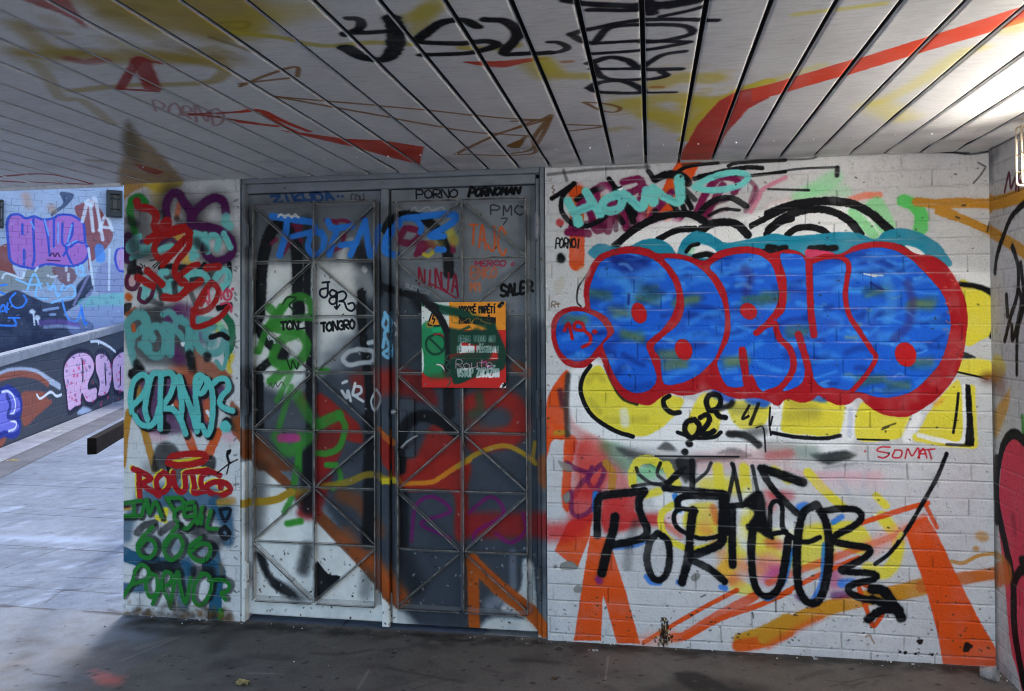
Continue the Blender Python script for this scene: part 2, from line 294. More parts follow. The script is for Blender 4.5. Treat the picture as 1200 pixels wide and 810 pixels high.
st(w_, 'V', (236, 150, 170), 40, '590 320 660 360 720 350|700 300 740 330|900 330 960 300', .9, .5); st(w_, 'V', (214, 60, 60), 26, '690 60 740 66|700 240 735 250|560 380 570 370', .8, .6); st(w_, 'V', (240, 150, 60), 36, '600 330 660 340|520 350 580 380|455 190 470 200', .9, .6); st(w_, 'V', 'wh', 34, '590 200 610 250|620 60 600 120', .8, .7); st(w_, 'V', (190, 40, 120), 30, '700 380 720 350|935 350 940 390', .9, .5)
st(w_, 'W', (236, 190, 200), 50, '900 330 1000 320 1100 330', .9, .4); st(w_, 'W', (196, 198, 204), 14, '960 320 1000 380 1010 440|1050 300 1040 400', .7, .4)
# orange A and stripes at the foot
fl(w_, 'E', 'or', '188 250 268 258 246 470 236 704 118 704 160 430', 2.5, 1, False); fl(w_, 'E', 'or', '262 270 285 310 345 500 404 716 304 716 240 486', 2.5, 1, False)
st(w_, 'E', 'or', 16, '420 712 540 640 680 560 822 486', .08); st(w_, 'E', 'or', 34, '540 690 600 680 720 608 900 512', .12, .9); st(w_, 'E', 'or', 20, '600 690 760 605 912 552 1050 492', .08); st(w_, 'E', (236, 120, 80), 46, '420 706 540 680', .7, .5)
st(w_, 'F', 'or', 15, '-20 480 160 386 300 322 345 305', .1); st(w_, 'F', 'or', 22, '0 400 140 345 300 285 480 220 590 150', .25, .75); st(w_, 'F', 'or', 17, '355 172 470 135 545 112 604 97', .08)
st(w_, 'F', (240, 150, 130), 50, '390 265 450 235 520 205', .7, .6)
st(w_, 'E', (206, 150, 40), 60, '838 704 940 672 1040 620', .12); st(w_, 'E', (222, 96, 30), 50, '830 726 920 712 1040 664', .2)
st(w_, 'F', (206, 142, 40), 54, '-10 606 60 570 180 512 330 466 480 440 585 414', .12); st(w_, 'F', (222, 100, 36), 20, '0 640 100 580 200 530', .8, .7); st(w_, 'F', (206, 110, 44), 42, '585 414 720 386 860 364', .15, .95)
fl(w_, 'F', 'or', '520 208 540 168 602 148 640 210 720 380 800 540 868 655 868 716 664 716 640 580 590 400 540 262', 2.5, 1, False)
st(w_, 'F', 'or', 12, '594 98 640 190', .08); st(w_, 'F', 'or', 15, '345 420 384 530 402 562 450 492|350 402 400 420', .1); st(w_, 'F', 'gd', 12, '695 318 740 324 800 296 870 290 895 312', .2, .9); st(w_, 'F', 'gd', 32, '806 222 816 226', .4, .8); st(w_, 'F', 'gd', 18, '787 270 790 271', .4, .8)
# ---- blue bubble piece
BUB = '25 720 45 690 80 668 120 660 165 662 160 600 175 520 215 450 270 420 350 402 430 410 480 432 540 432 600 440 660 460 690 460 740 425 800 408 870 402 930 415 960 430 977 430 1037 415 1087 425 1137 450 1197 435 1267 435 1327 400 1397 383 1467 383 1527 395 1597 435 1657 440 1717 475 1767 545 1802 620 1817 700 1812 770 1797 876 1757 976 1687 1056 1617 1106 1557 1136 1497 1136 1437 1121 1377 1081 1347 1056 1307 1081 1257 1086 1207 1066 1172 1046 1147 1066 1097 1076 1037 1061 1000 1091 960 1071 900 1056 830 1061 780 1046 740 1026 700 1021 640 1041 580 1046 530 1036 490 1056 450 1086 400 1081 340 1061 290 1006 260 946 235 886 215 886 170 921 120 926 80 911 50 876 25 816 20 750'
st(w_, 'C', (30, 90, 200), 40, '735 295 790 318|880 320 940 338', .4, .9); st(w_, 'D', (30, 90, 200), 30, '190 312 240 322', .4, .8)
fl(w_, 'A', 'rd', BUB, 2)
BLU = ['45 740 70 700 120 682 180 690 235 725 264 775 242 812 215 842 185 880 140 898 95 886 58 846 42 790',
       '190 660 185 600 200 540 235 470 300 440 370 434 430 446 480 472 525 520 555 580 560 640 540 700 500 760 450 800 430 830 455 900 475 960 465 1000 430 1028 380 1033 330 1008 290 950 262 880 245 830 268 800 292 770 270 720 235 690 192 672',
       '508 456 560 456 620 471 680 512 720 562 755 630 770 700 765 780 730 876 690 926 640 966 570 994 512 996 497 956 490 886 463 838 500 796 560 746 590 690 592 620 570 540 538 490',
       '705 490 760 452 830 434 890 434 940 452 975 490 996 560 1003 620 985 700 1012 790 1050 842 1066 900 1058 960 1020 1010 950 1030 915 1010 885 950 865 1000 800 1010 768 990 738 920 748 880 786 800 793 720 776 600 738 532',
       '1007 440 1047 434 1097 440 1122 470 1157 472 1207 457 1277 460 1302 490 1292 560 1292 620 1312 690 1357 760 1407 826 1417 886 1397 950 1357 1000 1297 1022 1237 1012 1187 1008 1147 960 1132 900 1122 870 1107 980 1057 1018 1017 1022 1057 960 1072 900 1057 850 1017 800 1007 780 987 730 1027 680 1037 600 1032 530',
       '1287 442 1357 417 1437 407 1507 422 1577 462 1637 522 1697 590 1727 650 1742 720 1740 770 1707 886 1657 956 1577 1026 1497 1052 1427 1052 1357 1031 1330 1024 1387 956 1418 886 1397 826 1357 756 1317 700 1302 640 1302 570 1317 500 1307 460']
w_.rec = np.zeros((w_.Hh, w_.W), np.float32)
for b in BLU: fl(w_, 'A', 'bl', b, 2)
w_.clip = w_.rec.copy(); w_.rec = None
rr = random.Random(5)
def streaks(n, c, x0, x1, y0, y1, wd, ln, op):
    for _ in range(n):
        x, y = rr.uniform(x0, x1), rr.uniform(y0, y1); a = rr.gauss(0, .25); l = rr.uniform(.4, 1)*ln
        st(w_, 'A', c, wd*rr.uniform(.5, 1.2), '%f %f %f %f %f %f' % (x-l, y-l*a, x, y+rr.uniform(-12, 12), x+l, y+l*a), .9, op*rr.uniform(.5, 1))
streaks(80, (14, 42, 132), 40, 1740, 430, 1040, 22, 70, .6)
streaks(90, (62, 146, 236), 40, 1740, 430, 1040, 18, 80, .8)
streaks(30, (70, 150, 240), 230, 1700, 450, 560, 18, 90, .7)
for x, y in ((230, 600), (440, 590), (430, 640), (330, 680), (120, 720), (600, 640), (540, 870), (560, 900), (980, 620), (900, 640), (1090, 770), (1430, 600), (1620, 640), (1400, 980), (1610, 900), (1520, 1000), (370, 790), (820, 900)):
    for k in range(5):
        st(w_, 'A', rr.choice([(104, 128, 64), (130, 148, 84), (40, 96, 104), (30, 70, 110)]), rr.uniform(12, 30), '%f %f %f %f' % (x-45+rr.uniform(-15, 15), y+rr.uniform(-24, 24), x+40+rr.uniform(-15, 15), y+rr.uniform(-24, 24)), 1.0, .34)
st(w_, 'A', (80, 160, 236), 34, '240 520 330 545 360 620 372 680|370 600 420 540 490 530|1467 560 1490 640 1470 720', .7, .55); st(w_, 'A', (24, 40, 130), 40, '300 460 352 492 420 470', .6, .7); st(w_, 'A', (60, 24, 90), 26, '1557 560 1577 640 1560 740 1500 800|855 500 880 540 860 600', .8, .45)
st(w_, 'A', (24, 40, 120), 10, '356 610 354 650|1400 560 1450 590', .4, .7)
streaks(16, (130, 196, 244), 230, 1700, 450, 1000, 12, 30, .5); streaks(9, (190, 196, 120), 300, 1700, 560, 1040, 10, 22, .4)
w_.clip = None
st(w_, 'A', 'rd', 27, '845 850 856 930 872 1012 910 1040', .06); st(w_, 'A', 'rd', 22, '905 776 945 746 985 735 992 762 1008 802 1048 842 1066 900 1056 950 1010 1010 950 1034', .06)
st(w_, 'A', 'rd', 24, '1132 470 1137 600 1142 700 1154 785', .05); st(w_, 'A', 'rd', 17, '1132 474 1197 450 1267 450 1302 480 1297 540 1289 620 1307 700 1357 780 1400 846 1420 886 1380 956 1320 1024', .05); st(w_, 'A', 'rd', 24, '1087 782 1107 846 1122 896 1137 966', .05)
st(w_, 'A', 'rd', 20, '995 470 1022 540 1018 620 995 680 957 732', .05)
for cx, cy, rx, ry in ((400, 690, 33, 45), (872, 682, 37, 36), (592, 848, 37, 46), (1549, 868, 46, 53)):
    fl(w_, 'A', (190, 26, 30), ' '.join('%f %f' % (cx+rx*math.cos(t)+6*math.sin(t), cy+ry*math.sin(t)) for t in np.linspace(0, 6.1, 12)), 2)
st(w_, 'A', (190, 26, 30), 12, '78 765 96 736 112 800|155 765 122 758 126 732 154 735 166 765 190 790 186 820 156 836', .1); st(w_, 'A', (190, 26, 30), 17, '207 770 209 770')
streaks(20, (222, 120, 90), 1720, 1800, 520, 900, 5, 10, .7)
# white dagger marks near the right rim
st(w_, 'A', (235, 225, 215), 6, '1395 525 1450 528|1370 520 1420 532', .4, .8)
# ---- turquoise throw-up at the top left
T = 'tq'
st(w_, 'A', T, 32, '92 205 118 250 142 300|170 165 200 215 232 262|120 258 190 226|290 185 250 205 245 238 280 250 320 230 325 195 295 178|320 165 360 195 412 236 432 160|460 180 462 215|478 165 520 195 575 208 570 120', .13)
st(w_, 'A', T, 38, '572 112 580 190|460 155 462 208|135 285 138 298', .12); st(w_, 'A', T, 24, '640 145 690 115 760 90 830 85 870 102 840 135 770 155 700 160 645 148', .12)
st(w_, 'A', (90, 190, 190), 10, '120 258 200 226|300 180 360 200 400 230|500 180 560 205', .8, .5)
fl(w_, 'A', 'wh', '308 150 322 138 332 148 320 164', 2); st(w_, 'A', BK, 5, '310 150 325 143', .2)
# ---- small tags
st(w_, 'C', BK, 17, '530 310 505 330 515 365 545 384 574 382', .08); st(w_, 'C', BK, 19, '640 412 606 424 598 460 622 492 650 478 660 440 640 412|664 404 690 392 704 410 690 440 664 470 700 474 722 462|700 372 690 336 706 306 740 308 752 336 736 366 708 374 728 376 745 398 772 404', .08)
st(w_, 'C', BK, 20, '745 365 790 352 802 340', .5, .85); st(w_, 'C', BK, 8, '875 352 846 408 872 398', .15); st(w_, 'C', BK, 12, '915 345 880 432', .25, .85)
st(w_, 'C', (30, 30, 30), 26, '790 474 860 482 915 522', .35, .9); st(w_, 'C', (60, 60, 60), 32, '860 478 935 460', .8, .6); st(w_, 'C', BK, 4, '905 448 930 442 940 470 945 552', .2)
st(w_, 'C', BK, 24, '615 516 617 518|596 552 598 553', .15); st(w_, 'C', BK, 5, '470 570 830 573', .2)
st(w_, 'D', (206, 26, 50), 5, '525 532 486 532 470 548 520 560 500 578 474 574|546 546 536 574 568 576 576 548 546 544|590 580 602 540 620 570 646 536 652 580|645 578 668 538 684 578|652 562 680 560|652 546 718 540|692 545 704 582', .1); st(w_, 'D', (206, 26, 50), 6, '417 549 418 550')
st(w_, 'A', BK, 33, '62 448 64 456', .3); st(w_, 'A', (200, 26, 34), 26, '57 299 60 301', .35); tx(w_, 'A', BK, 4.5, 'PORNO!', 40, 368, 146, 408, sl=.2, jit=.5)
st(w_, 'A', (120, 84, 40), 4, '22 664 24 642 40 642 40 652 28 654 38 664|50 646 52 664|46 652 58 650|30 140 24 150 36 158 28 168 34 178', .2, .8)
# ---- black lettering, first its blue and purple undershadow
B2 = 'bs'
st(w_, 'V', B2, 18, '118 258 200 250 248 226|350 68 366 120|245 368 262 388 292 390|362 388 376 394|520 405 535 410|660 428 700 446 752 380 778 270|905 250 895 380 862 452|936 165 966 145|55 60 54 120', .35, .9)
st(w_, 'V', B2, 28, '812 110 832 106|968 392 1004 388', .35, .9); st(w_, 'V', (120, 36, 120), 22, '66 376 70 382|806 440 856 468|938 436 986 430', .6, .8)
st(w_, 'V', 'yl', 24, '240 66 290 50', .4); st(w_, 'V', (40, 40, 40), 24, '205 170 182 240 172 330', .8, .5)
st(w_, 'C', BK, 12, '388 622 402 652 462 690 522 680 560 642 600 620|492 600 480 650 532 692|710 600 690 640 640 682|372 700 470 690 540 720', .2, .9); st(w_, 'C', BK, 20, '628 590 630 702|520 690 580 640', .2); fl(w_, 'C', (24, 24, 26), '560 580 640 590 640 650 600 690 570 640', 8, .9)
st(w_, 'V', BK, 12, '560 -52 566 -20 545 85|565 -48 592 85|636 -42 655 50', .2, .92); st(w_, 'V', BK, 22, '665 -35 700 25 752 85 800 132', .15, .95); st(w_, 'W', BK, 30, '676 284 760 312 822 335', .2)
st(w_, 'V', BK, 25, '62 212 62 140 70 76 120 62 236 50|236 50 216 92 226 142 246 188 236 220 190 236 112 250', .15); st(w_, 'V', BK, 29, '128 146 120 200 96 280 78 354', .15)
st(w_, 'V', BK, 22, '285 206 256 240 246 310 266 368 296 378 320 350 330 290 320 232 285 206', .15); st(w_, 'V', BK, 28, '416 122 406 200 400 290 376 388', .15)
st(w_, 'V', BK, 21, '312 40 400 48 480 56 535 62 522 95|360 112 362 82 400 68 522 72', .15); st(w_, 'V', BK, 14, '428 126 372 116 346 140 356 182 402 212 452 226 512 216 540 190', .15)
st(w_, 'V', BK, 29, '530 82 526 180 520 240 470 268 412 290', .15); st(w_, 'V', BK, 24, '412 306 480 340 532 384|562 112 561 240 563 325', .15); st(w_, 'V', BK, 36, '532 82 534 198', .15); st(w_, 'V', BK, 18, '540 106 620 96 655 62', .15)
fl(w_, 'V', BK, '600 94 652 48 680 68 692 150 716 222 700 227 655 202 615 190 642 130', 6); st(w_, 'V', BK, 24, '640 172 632 262 640 380 666 430 702 436 736 400 756 320 768 230', .15)
st(w_, 'V', BK, 15, '700 190 704 106 726 88 746 110 750 190 800 230 842 238 884 222|620 180 700 200|700 210 760 200', .2); st(w_, 'V', BK, 26, '872 100 826 130 806 210 800 300 806 400 832 455 866 464 896 430 916 340 920 240 906 160 872 100', .15)
st(w_, 'V', BK, 22, '890 126 960 116 1020 120 1040 146 1010 180 946 214 940 236 1000 250 1066 262 1060 290 1000 325 968 346 1080 356 1086 376 1012 394 990 416 1022 440 1082 456', .15)
st(w_, 'V', BK, 35, '1080 412 1122 422 1165 480 1186 518', .15); st(w_, 'V', BK, 28, '1062 526 1112 492 1180 490|1080 450 1130 470', .2)
st(w_, 'F', BK, 13, '677 -91 640 0 590 90 522 205 462 285 406 328', .1); st(w_, 'F', (226, 206, 90), 14, '495 228 505 212', .3, .9)
# ---- bare patches, chips and rust
for p in ('62 372 100 360 132 378 128 396 92 398 60 392', '118 478 136 464 154 474 148 494 124 494', '625 430 645 412 664 420 650 442 630 444', '30 382 44 376 48 386 36 392', '72 80 96 62 104 92 90 112 74 100'):
    fl(w_, 'E', (70, 66, 60), p, 2, .9); fl(w_, 'E', (150, 148, 142), p.replace(' ', ' '), 6, .9)
fl(w_, 'C', (140, 136, 128), '50 590 110 612 104 640 70 628', 4, .9); fl(w_, 'A', (196, 190, 176), '30 560 70 530 80 570 50 615 35 600', 6, .7); fl(w_, 'A', (206, 200, 188), '135 500 180 480 190 520 150 560', 8, .5)
for _ in range(150):
    y = rr.betavariate(3, 1.4)*150; x = 508+rr.gauss(0, 3+y*.075); st(w_, 'E', rr.choice([(44, 30, 20), (30, 22, 18), (120, 90, 54), (206, 190, 150), (70, 48, 28)]), rr.uniform(2, 8), '%f %f %f %f' % (x, 570+y, x+rr.uniform(-4, 4), 572+y+rr.uniform(2, 10)), .4, .9)
for x, y, r in ((575, 622, 14), (755, 640, 20), (750, 655, 14), (520, 664, 9), (560, 668, 7), (500, 662, 6), (622, 672, 9), (640, 668, 5)):
    fl(w_, 'F', (40, 28, 24), ' '.join('%f %f' % (x+r*rr.uniform(.5, 1.2)*math.cos(t), y+r*rr.uniform(.5, 1)*math.sin(t)) for t in np.linspace(0, 5.6, 8)), 1.5)
st(w_, 'F', (150, 110, 70), 5, '370 605 385 598 392 612 402 628', .3, .8); st(w_, 'V', (60, 56, 50), 4, '446 442 462 434|722 450 723 498|636 500 640 520', .3, .8)
for _ in range(260):   # tiny chips
    x, y = rr.uniform(640, 1160), rr.choice([rr.uniform(700, 770), rr.uniform(195, 770)]); st(w_, 'z', (60, 54, 48), rr.uniform(.5, 1.7), '%f %f %f %f' % (x, y, x+rr.uniform(-2, 2), y+rr.uniform(-1, 1)), .3, rr.uniform(.4, .9))
st(w_, 'P', BK, 7, '0 690 80 692 240 688 280 680|440 655 620 660|640 655 940 662', .6, .8); st(w_, 'r', (30, 30, 34), 9, '0 288 60 292 150 303 250 290', .6, .9); st(w_, 'r', (40, 38, 40), 8, '232 370 205 410 172 448|195 345 230 365', .5, .8)
st([w_, side_s], 'r', 'gd', 46, '0 550 130 546 255 553', .1); st(w_, 'r', 'gd', 36, '0 588 130 632 262 690', .1); st(w_, 'B', 'gd', 36, '640 210 720 222 800 270', .12)
st(w_, 'r', (60, 50, 40), 8, '116 560 130 558|85 616 100 622|252 640 240 690', .6, .8)
st(w_, 'z', (50, 46, 42), 3.0, '642 205 700 199 760 196|660 200 664 212|757 190 758 200|800 194 860 190 920 188', .6, .7)

# ---- corner wall
s_ = side_s
st(s_, 'r', 'gd', 44, '255 553 340 532 470 490 620 440', .1); st(s_, 'r', 'gd', 36, '255 686 330 730 430 795 520 860', .1)
fl(s_, 's', (210, 190, 60), '200 400 232 405 246 450 222 492 196 500', 8, .8); fl(s_, 's', (206, 150, 50), '262 516 250 600 206 700 200 610 230 560', 8, .85); st(s_, 's', (130, 66, 30), 40, '192 480 226 500', .9, .7)
st(s_, 'r', BK, 20, '470 520 426 552 362 620 314 740 292 812', .1); st(s_, 's', BK, 14, '225 -10 212 40 206 92|270 0 290 70 288 170 262 260 242 342|248 178 252 250|292 150 302 200 286 290 270 338 268 290|300 60 312 200 290 300 286 380 286 462|330 60 322 200 330 300', .12)
st(s_, 'r', (96, 36, 60), 11, '330 490 352 398 362 470 392 398 386 480|400 480 402 400 440 384|404 440 440 430', .15); st(s_, 's', (70, 150, 60), 12, '306 620 310 690', .3)
fl(s_, 's', (218, 62, 84), '226 830 236 740 256 700 285 690 330 740 420 840 480 1100 480 1900 360 1900 300 1600 262 1450 240 1200 218 1000', 3)
st(s_, 's', BK, 22, '212 1000 216 830 234 730 262 686 292 688 330 730 420 830', .08); st(s_, 't', BK, 26, '205 0 206 150 236 300 262 430 268 600 300 790', .08); st(s_, 't', BK, 20, '320 385 285 392 264 440', .1); st(s_, 't', BK, 18, '290 354 320 350', .2); st(s_, 't', (150, 40, 60), 16, '262 200 268 250', .8, .6)
st(s_, 't', (206, 110, 44), 46, '195 410 240 392', .2, .9); st(s_, 't', 'gd', 14, '190 325 225 345', .3, .8)
st(s_, 'r', (40, 38, 38), 30, '255 300 262 420|270 320 290 300', .9, .5); st(s_, 's', (70, 62, 54), 26, '196 520 198 810', .9, .7); st(s_, 't', (70, 62, 54), 22, '196 0 198 500 204 720', .9, .6)
for _ in range(120):
    y, z = rr.uniform(-.7, 0), rr.uniform(0.1, 2.3); p = np.array([(y+1.2)*300, z*300]); fl_ = s_.dist(p[None, :], 3)
    if fl_: s_.comp(fl_[0], fl_[1], ((1-sstep(.4, 1.6, fl_[2]))*.7).astype(np.float32), (60, 54, 50))

# ================================================================== PAINT: pier left of the door
p_ = pier_s; p_.fat = 1.2
HZ = (26, 24, 28)
fl(p_, '1', (206, 146, 40), '10 40 190 36 170 60 90 100 60 130 10 150', 12, .9); fl(p_, '1', (222, 188, 60), '180 40 440 16 446 56 380 80 330 110 260 90', 16, .9); st(p_, '1', (222, 188, 60), 70, '270 80 290 200', .7, .7)
st(p_, '1', HZ, 120, '150 240 160 350', .9, .8); st(p_, '1', HZ, 80, '50 400 40 560', .9, .6); st(p_, '1', HZ, 100, '345 200 380 120 460 160 530 260 540 330', .9, .75); st(p_, '1', HZ, 80, '530 250 620 180 700 145 770 200', .9, .7); st(p_, '1', HZ, 76, '560 360 740 390 830 470 780 590 690 600 620 560', .9, .8); st(p_, '1', HZ, 110, '330 440 240 500', .9, .8)
st(p_, '1', (40, 140, 50), 38, '86 160 76 250 112 395', .2); st(p_, '1', (40, 140, 50), 36, '92 150 145 128 192 172', .25)
st(p_, '1', (228, 180, 60), 60, '430 410 430 450|480 590 500 610', .5, .9); st(p_, '1', (214, 100, 50), 28, '432 190 416 285', .4, .8)
PU = (82, 22, 78)
st(p_, '1', PU, 46, '350 330 340 190 382 112 432 112 470 172 520 250 516 340|528 330 540 255 622 172 700 138 760 172 774 240|500 345 620 346 740 382 812 452 822 540 760 592 692 602 632 552 612 480|60 420 40 520 60 590', .2)
TM = (118, 204, 196)
st(p_, '1', TM, 50, '775 285 770 315 800 345', .3, .9); st(p_, '1', TM, 34, '122 430 66 482 80 528 130 482 142 420|130 480 172 520 202 532 92 580|290 522 330 502 392 492|550 398 590 420 568 490 522 512|540 402 530 582|640 532 622 410|630 442 680 412 722 442 710 510|760 402 806 500|200 500 240 490|520 520 560 560', .15)
st(p_, '1', HZ, 90, '420 720 560 740 680 700', .9, .75); st(p_, '1', (96, 24, 62), 60, '250 700 330 760', .9, .7); st(p_, '1', HZ, 60, '80 420 130 560 200 560', .9, .6)
# row three
fl(p_, '1', (228, 170, 170), '70 690 120 670 120 770 60 790', 12, .7); st(p_, '1', (96, 24, 62), 24, '140 650 92 660 52 730 60 792 112 800 150 722 142 652', .2)
fl(p_, '1', HZ, '120 590 130 640 190 700 60 690 62 620', 10, .95); st(p_, '1', BK, 34, '300 650 392 640 502 655', .3, .95); st(p_, '1', BK, 26, '582 660 620 626|800 620 802 722 770 802', .15); st(p_, '1', BK, 60, '360 740 520 740 640 720', .8, .8)
st(p_, '1', BK, 5, '222 596 290 592 242 640|312 592 252 652|150 620 170 640 150 660|180 630 190 660', .2)
st(p_, '2', TM, 46, '200 60 192 132|272 30 262 110|345 10 340 120|402 10 400 100|500 20 470 90', .25, .95); st(p_, '1', TM, 38, '190 800 232 700|290 790 300 690 340 680|482 762 500 700 600 690 640 740|702 722 742 672 790 682 790 742 752 792', .2); st(p_, '2', (96, 24, 62), 22, '162 60 152 140 202 168 250 120 272 40', .25)
st(p_, '2', (210, 100, 40), 44, '68 122 74 128', .3); fl(p_, '2', HZ, '34 180 96 175 80 240 34 270', 6); st(p_, '2', (210, 100, 40), 24, '60 262 120 220', .4)
# dark ground of the big tag
fl(p_, '2', HZ, '60 260 130 215 250 190 450 190 540 290 600 330 600 700 400 690 200 660 90 560 40 420', 40, .86)
st(p_, '2', (104, 30, 96), 80, '470 220 580 250', .6, .9); st(p_, '2', (104, 30, 96), 70, '390 270 410 340|440 560 480 620|640 420 660 450', .7, .8); fl(p_, '2', (160, 78, 36), '590 550 700 620 830 700 880 770 600 770', 20, .9); st(p_, '2', (196, 96, 40), 60, '420 715 530 725', .7, .8)
st(p_, '2', (30, 112, 76), 44, '830 270 880 350 882 480 850 590', .12); fl(p_, '2', (206, 206, 70), '740 350 800 320 860 420 850 460 770 420', 14, .9); st(p_, '2', (222, 196, 60), 30, '850 650 872 712|890 590 870 640', .3, .9); fl(p_, '2', (120, 220, 200), '770 340 820 330 830 400 790 410', 10, .7)
TD = (96, 166, 160)
st(p_, '2', TD, 46, '120 650 92 540 76 420 62 340 112 282 172 282 202 340 152 400 100 440 92 500|130 252 190 262 220 320 205 400|230 390 200 470 232 520|170 500 210 542 270 592 332 572 362 470 332 382 282 352 242 390 262 452', .25, .97)
st(p_, '2', TD, 50, '352 350 400 372 402 480 400 570|480 300 542 362 550 545', .25, .97); st(p_, '2', TD, 40, '342 262 392 242 442 302 432 372|390 352 480 422 550 540', .3, .95)
st(p_, '2', TD, 46, '602 380 602 470 642 540 722 570 802 540 832 450 822 400|630 310 722 312|640 370 740 360', .25, .97); st(p_, '2', TD, 76, '690 430 720 480', .5, .9); st(p_, '2', TD, 24, '850 500 842 600 812 692 762 632|545 560 560 700', .25, .95); st(p_, '2', (190, 90, 50), 26, '108 350 112 385', .4)
st(p_, '2', BK, 28, '722 442 802 420 852 450', .2); st(p_, '2', BK, 46, '552 580 580 722|690 596 694 604|140 650 172 702', .35, .92); fl(p_, '2', 'wh', '478 490 500 482 515 490 500 520', 3)
st(p_, '2', BK, 34, '780 212 872 190', .2); RD = (176, 26, 24)
st(p_, '1', HZ, 40, '60 300 120 330|300 260 330 310|420 300 450 340|560 460 620 520', .6, .7); st(p_, '1', PU, 22, '280 480 360 440 420 470|160 460 230 440', .3, .8); st(p_, '2', HZ, 30, '300 30 330 130|430 20 440 110|230 150 330 180|560 90 600 180', .5, .8)
# red tag
st(p_, '1', RD, 40, '126 165 142 205 212 216 265 262 252 340 266 400 202 452', .13); st(p_, '1', RD, 33, '265 390 340 300 360 332 300 380 472 350|460 362 512 400 442 470 372 540 292 580 252 520 282 440 352 400|510 402 500 500 422 600 402 690 450 762|480 440 420 512 312 632', .13); st(p_, '1', RD, 38, '210 440 330 410 462 370|632 650 722 640|200 670 310 770|130 720 240 780', .15)
st(p_, '1', RD, 30, '440 702 520 642 572 625', .15); st(p_, '2', RD, 42, '352 125 452 132 542 62 640 0|500 0 542 42', .13); st(p_, '2', RD, 32, '722 10 762 40 780 90 742 180 682 230 602 240 612 180 662 90 722 10|690 62 642 180|580 230 582 350 662 350 782 290 862 200', .13)
PR = (222, 62, 96)
st(p_, '2', PR, 13, '800 80 802 140|846 60 882 92 872 140 832 142 820 100 846 62|850 85 856 120|800 182 850 170 882 200 880 240|700 70 710 160|680 150 700 180', .2, .9); st(p_, '2', PR, 16, '892 62 894 63')
# lower big tag
fl(p_, '3', (86, 34, 88), '230 40 460 60 560 60 600 100 780 120 850 200 790 300 720 480 520 530 400 540 220 520 170 480 130 380 150 100', 26, .95)
st(p_, '3', (190, 130, 40), 60, '120 150 150 250', .5, .9); st(p_, '3', (190, 90, 46), 80, '490 90 560 100', .7, .8); st(p_, '3', (206, 96, 50), 50, '420 290 460 320|690 290 700 400', .5, .9); st(p_, '3', 'wh', 18, '690 355 715 395|410 300 420 320', .3)
fl([p_, door_s], '3', (150, 76, 34), '880 270 1012 440 1012 660 930 570 880 500', 12, .95); st(p_, '3', HZ, 40, '860 440 880 480', .8, .6); st(p_, '3', (226, 120, 150), 50, '840 545 880 560|250 545 340 555', .9, .45)
st(p_, '3', (216, 90, 36), 50, '532 520 560 600 592 690', .1); st(p_, '3', (216, 90, 36), 54, '772 520 740 600 702 690', .1); st(p_, '3', (190, 132, 44), 42, '75 360 42 560 24 770|192 500 232 640 275 810', .12)
TW = ['95 360 85 240 110 120 170 65 215 85 220 150 170 240 100 310', '120 390 160 450 230 470 280 430 310 330', '220 420 200 330 225 180 255 70 300 50 325 90 320 250 320 490', '330 60 400 50 430 110 400 220 340 320 420 340 480 420 520 530', '480 420 490 300 475 180 470 80 510 200 560 330 610 510', '610 510 620 400 600 250 600 100 640 70 690 130 650 210 610 190 640 120', '690 100 730 200 735 350 720 480 690 540 650 470', '720 150 780 100 840 100 860 170 810 230 790 290 830 330 890 350']
for q in TW: st(p_, '3', BK, 44, q, .2, .95, 16, 14)
st(p_, '3', BK, 60, '845 440 850 450|100 60 150 30|360 480 362 490', .2)
for q in TW: st(p_, '3', (100, 200, 190), 33, q, .1)
st(p_, '3', (100, 200, 190), 66, '834 473 837 476', .1)
# black cloud, halo, route tag
fl(p_, '4', (28, 27, 27), '262 190 280 105 340 58 420 66 470 120 482 200 522 280 440 400 400 380 380 290 262 290', 16, .88); st(p_, '4', (90, 88, 86), 60, '222 260 232 330', .9, .5); fl(p_, '4', HZ, '642 230 700 160 762 190 742 300 692 330 650 290', 10, .95)
st(p_, '4', BK, 20, '380 240 386 285', .4); YE = (232, 214, 48)
st(p_, '4', YE, 22, '400 212 480 206|500 200 600 190 640 182', .3); fl(p_, '4', YE, '510 200 600 185 640 182 560 214', 6, .8)
st(p_, '4', RD, 38, '380 220 420 170 560 150 660 155 672 195 582 230 452 240 382 222', .1)
RT_ = ['160 490 155 390 155 290', '110 270 180 300 245 345 180 390 250 440 310 480', '345 300 295 350 300 420 345 455 390 400 385 330 345 300', '425 300 432 390 480 452 520 420 515 310', '530 300 600 292 690 280', '575 300 590 400 590 460 680 440', '690 280 790 320', '700 290 650 330 645 400 690 440', '690 400 760 372 850 390 872 440 800 480 720 460 682 420', '795 372 800 420']
st(p_, '4', (44, 92, 122), 150, '220 520 420 480 560 490 720 520 800 590', .4, .9)
for q in RT_: st(p_, '4', YE, 29, q, .15, 1, -14, -10)
for q in RT_: st(p_, '4', (172, 20, 30), 32, q, .08)
fl(p_, '4', BK, '840 130 878 110 880 140 856 160', 2); st(p_, '4', BK, 15, '850 150 852 180 866 222', .1); st(p_, '4', BK, 7, '866 222 845 308|770 302 860 232 930 195', .15)
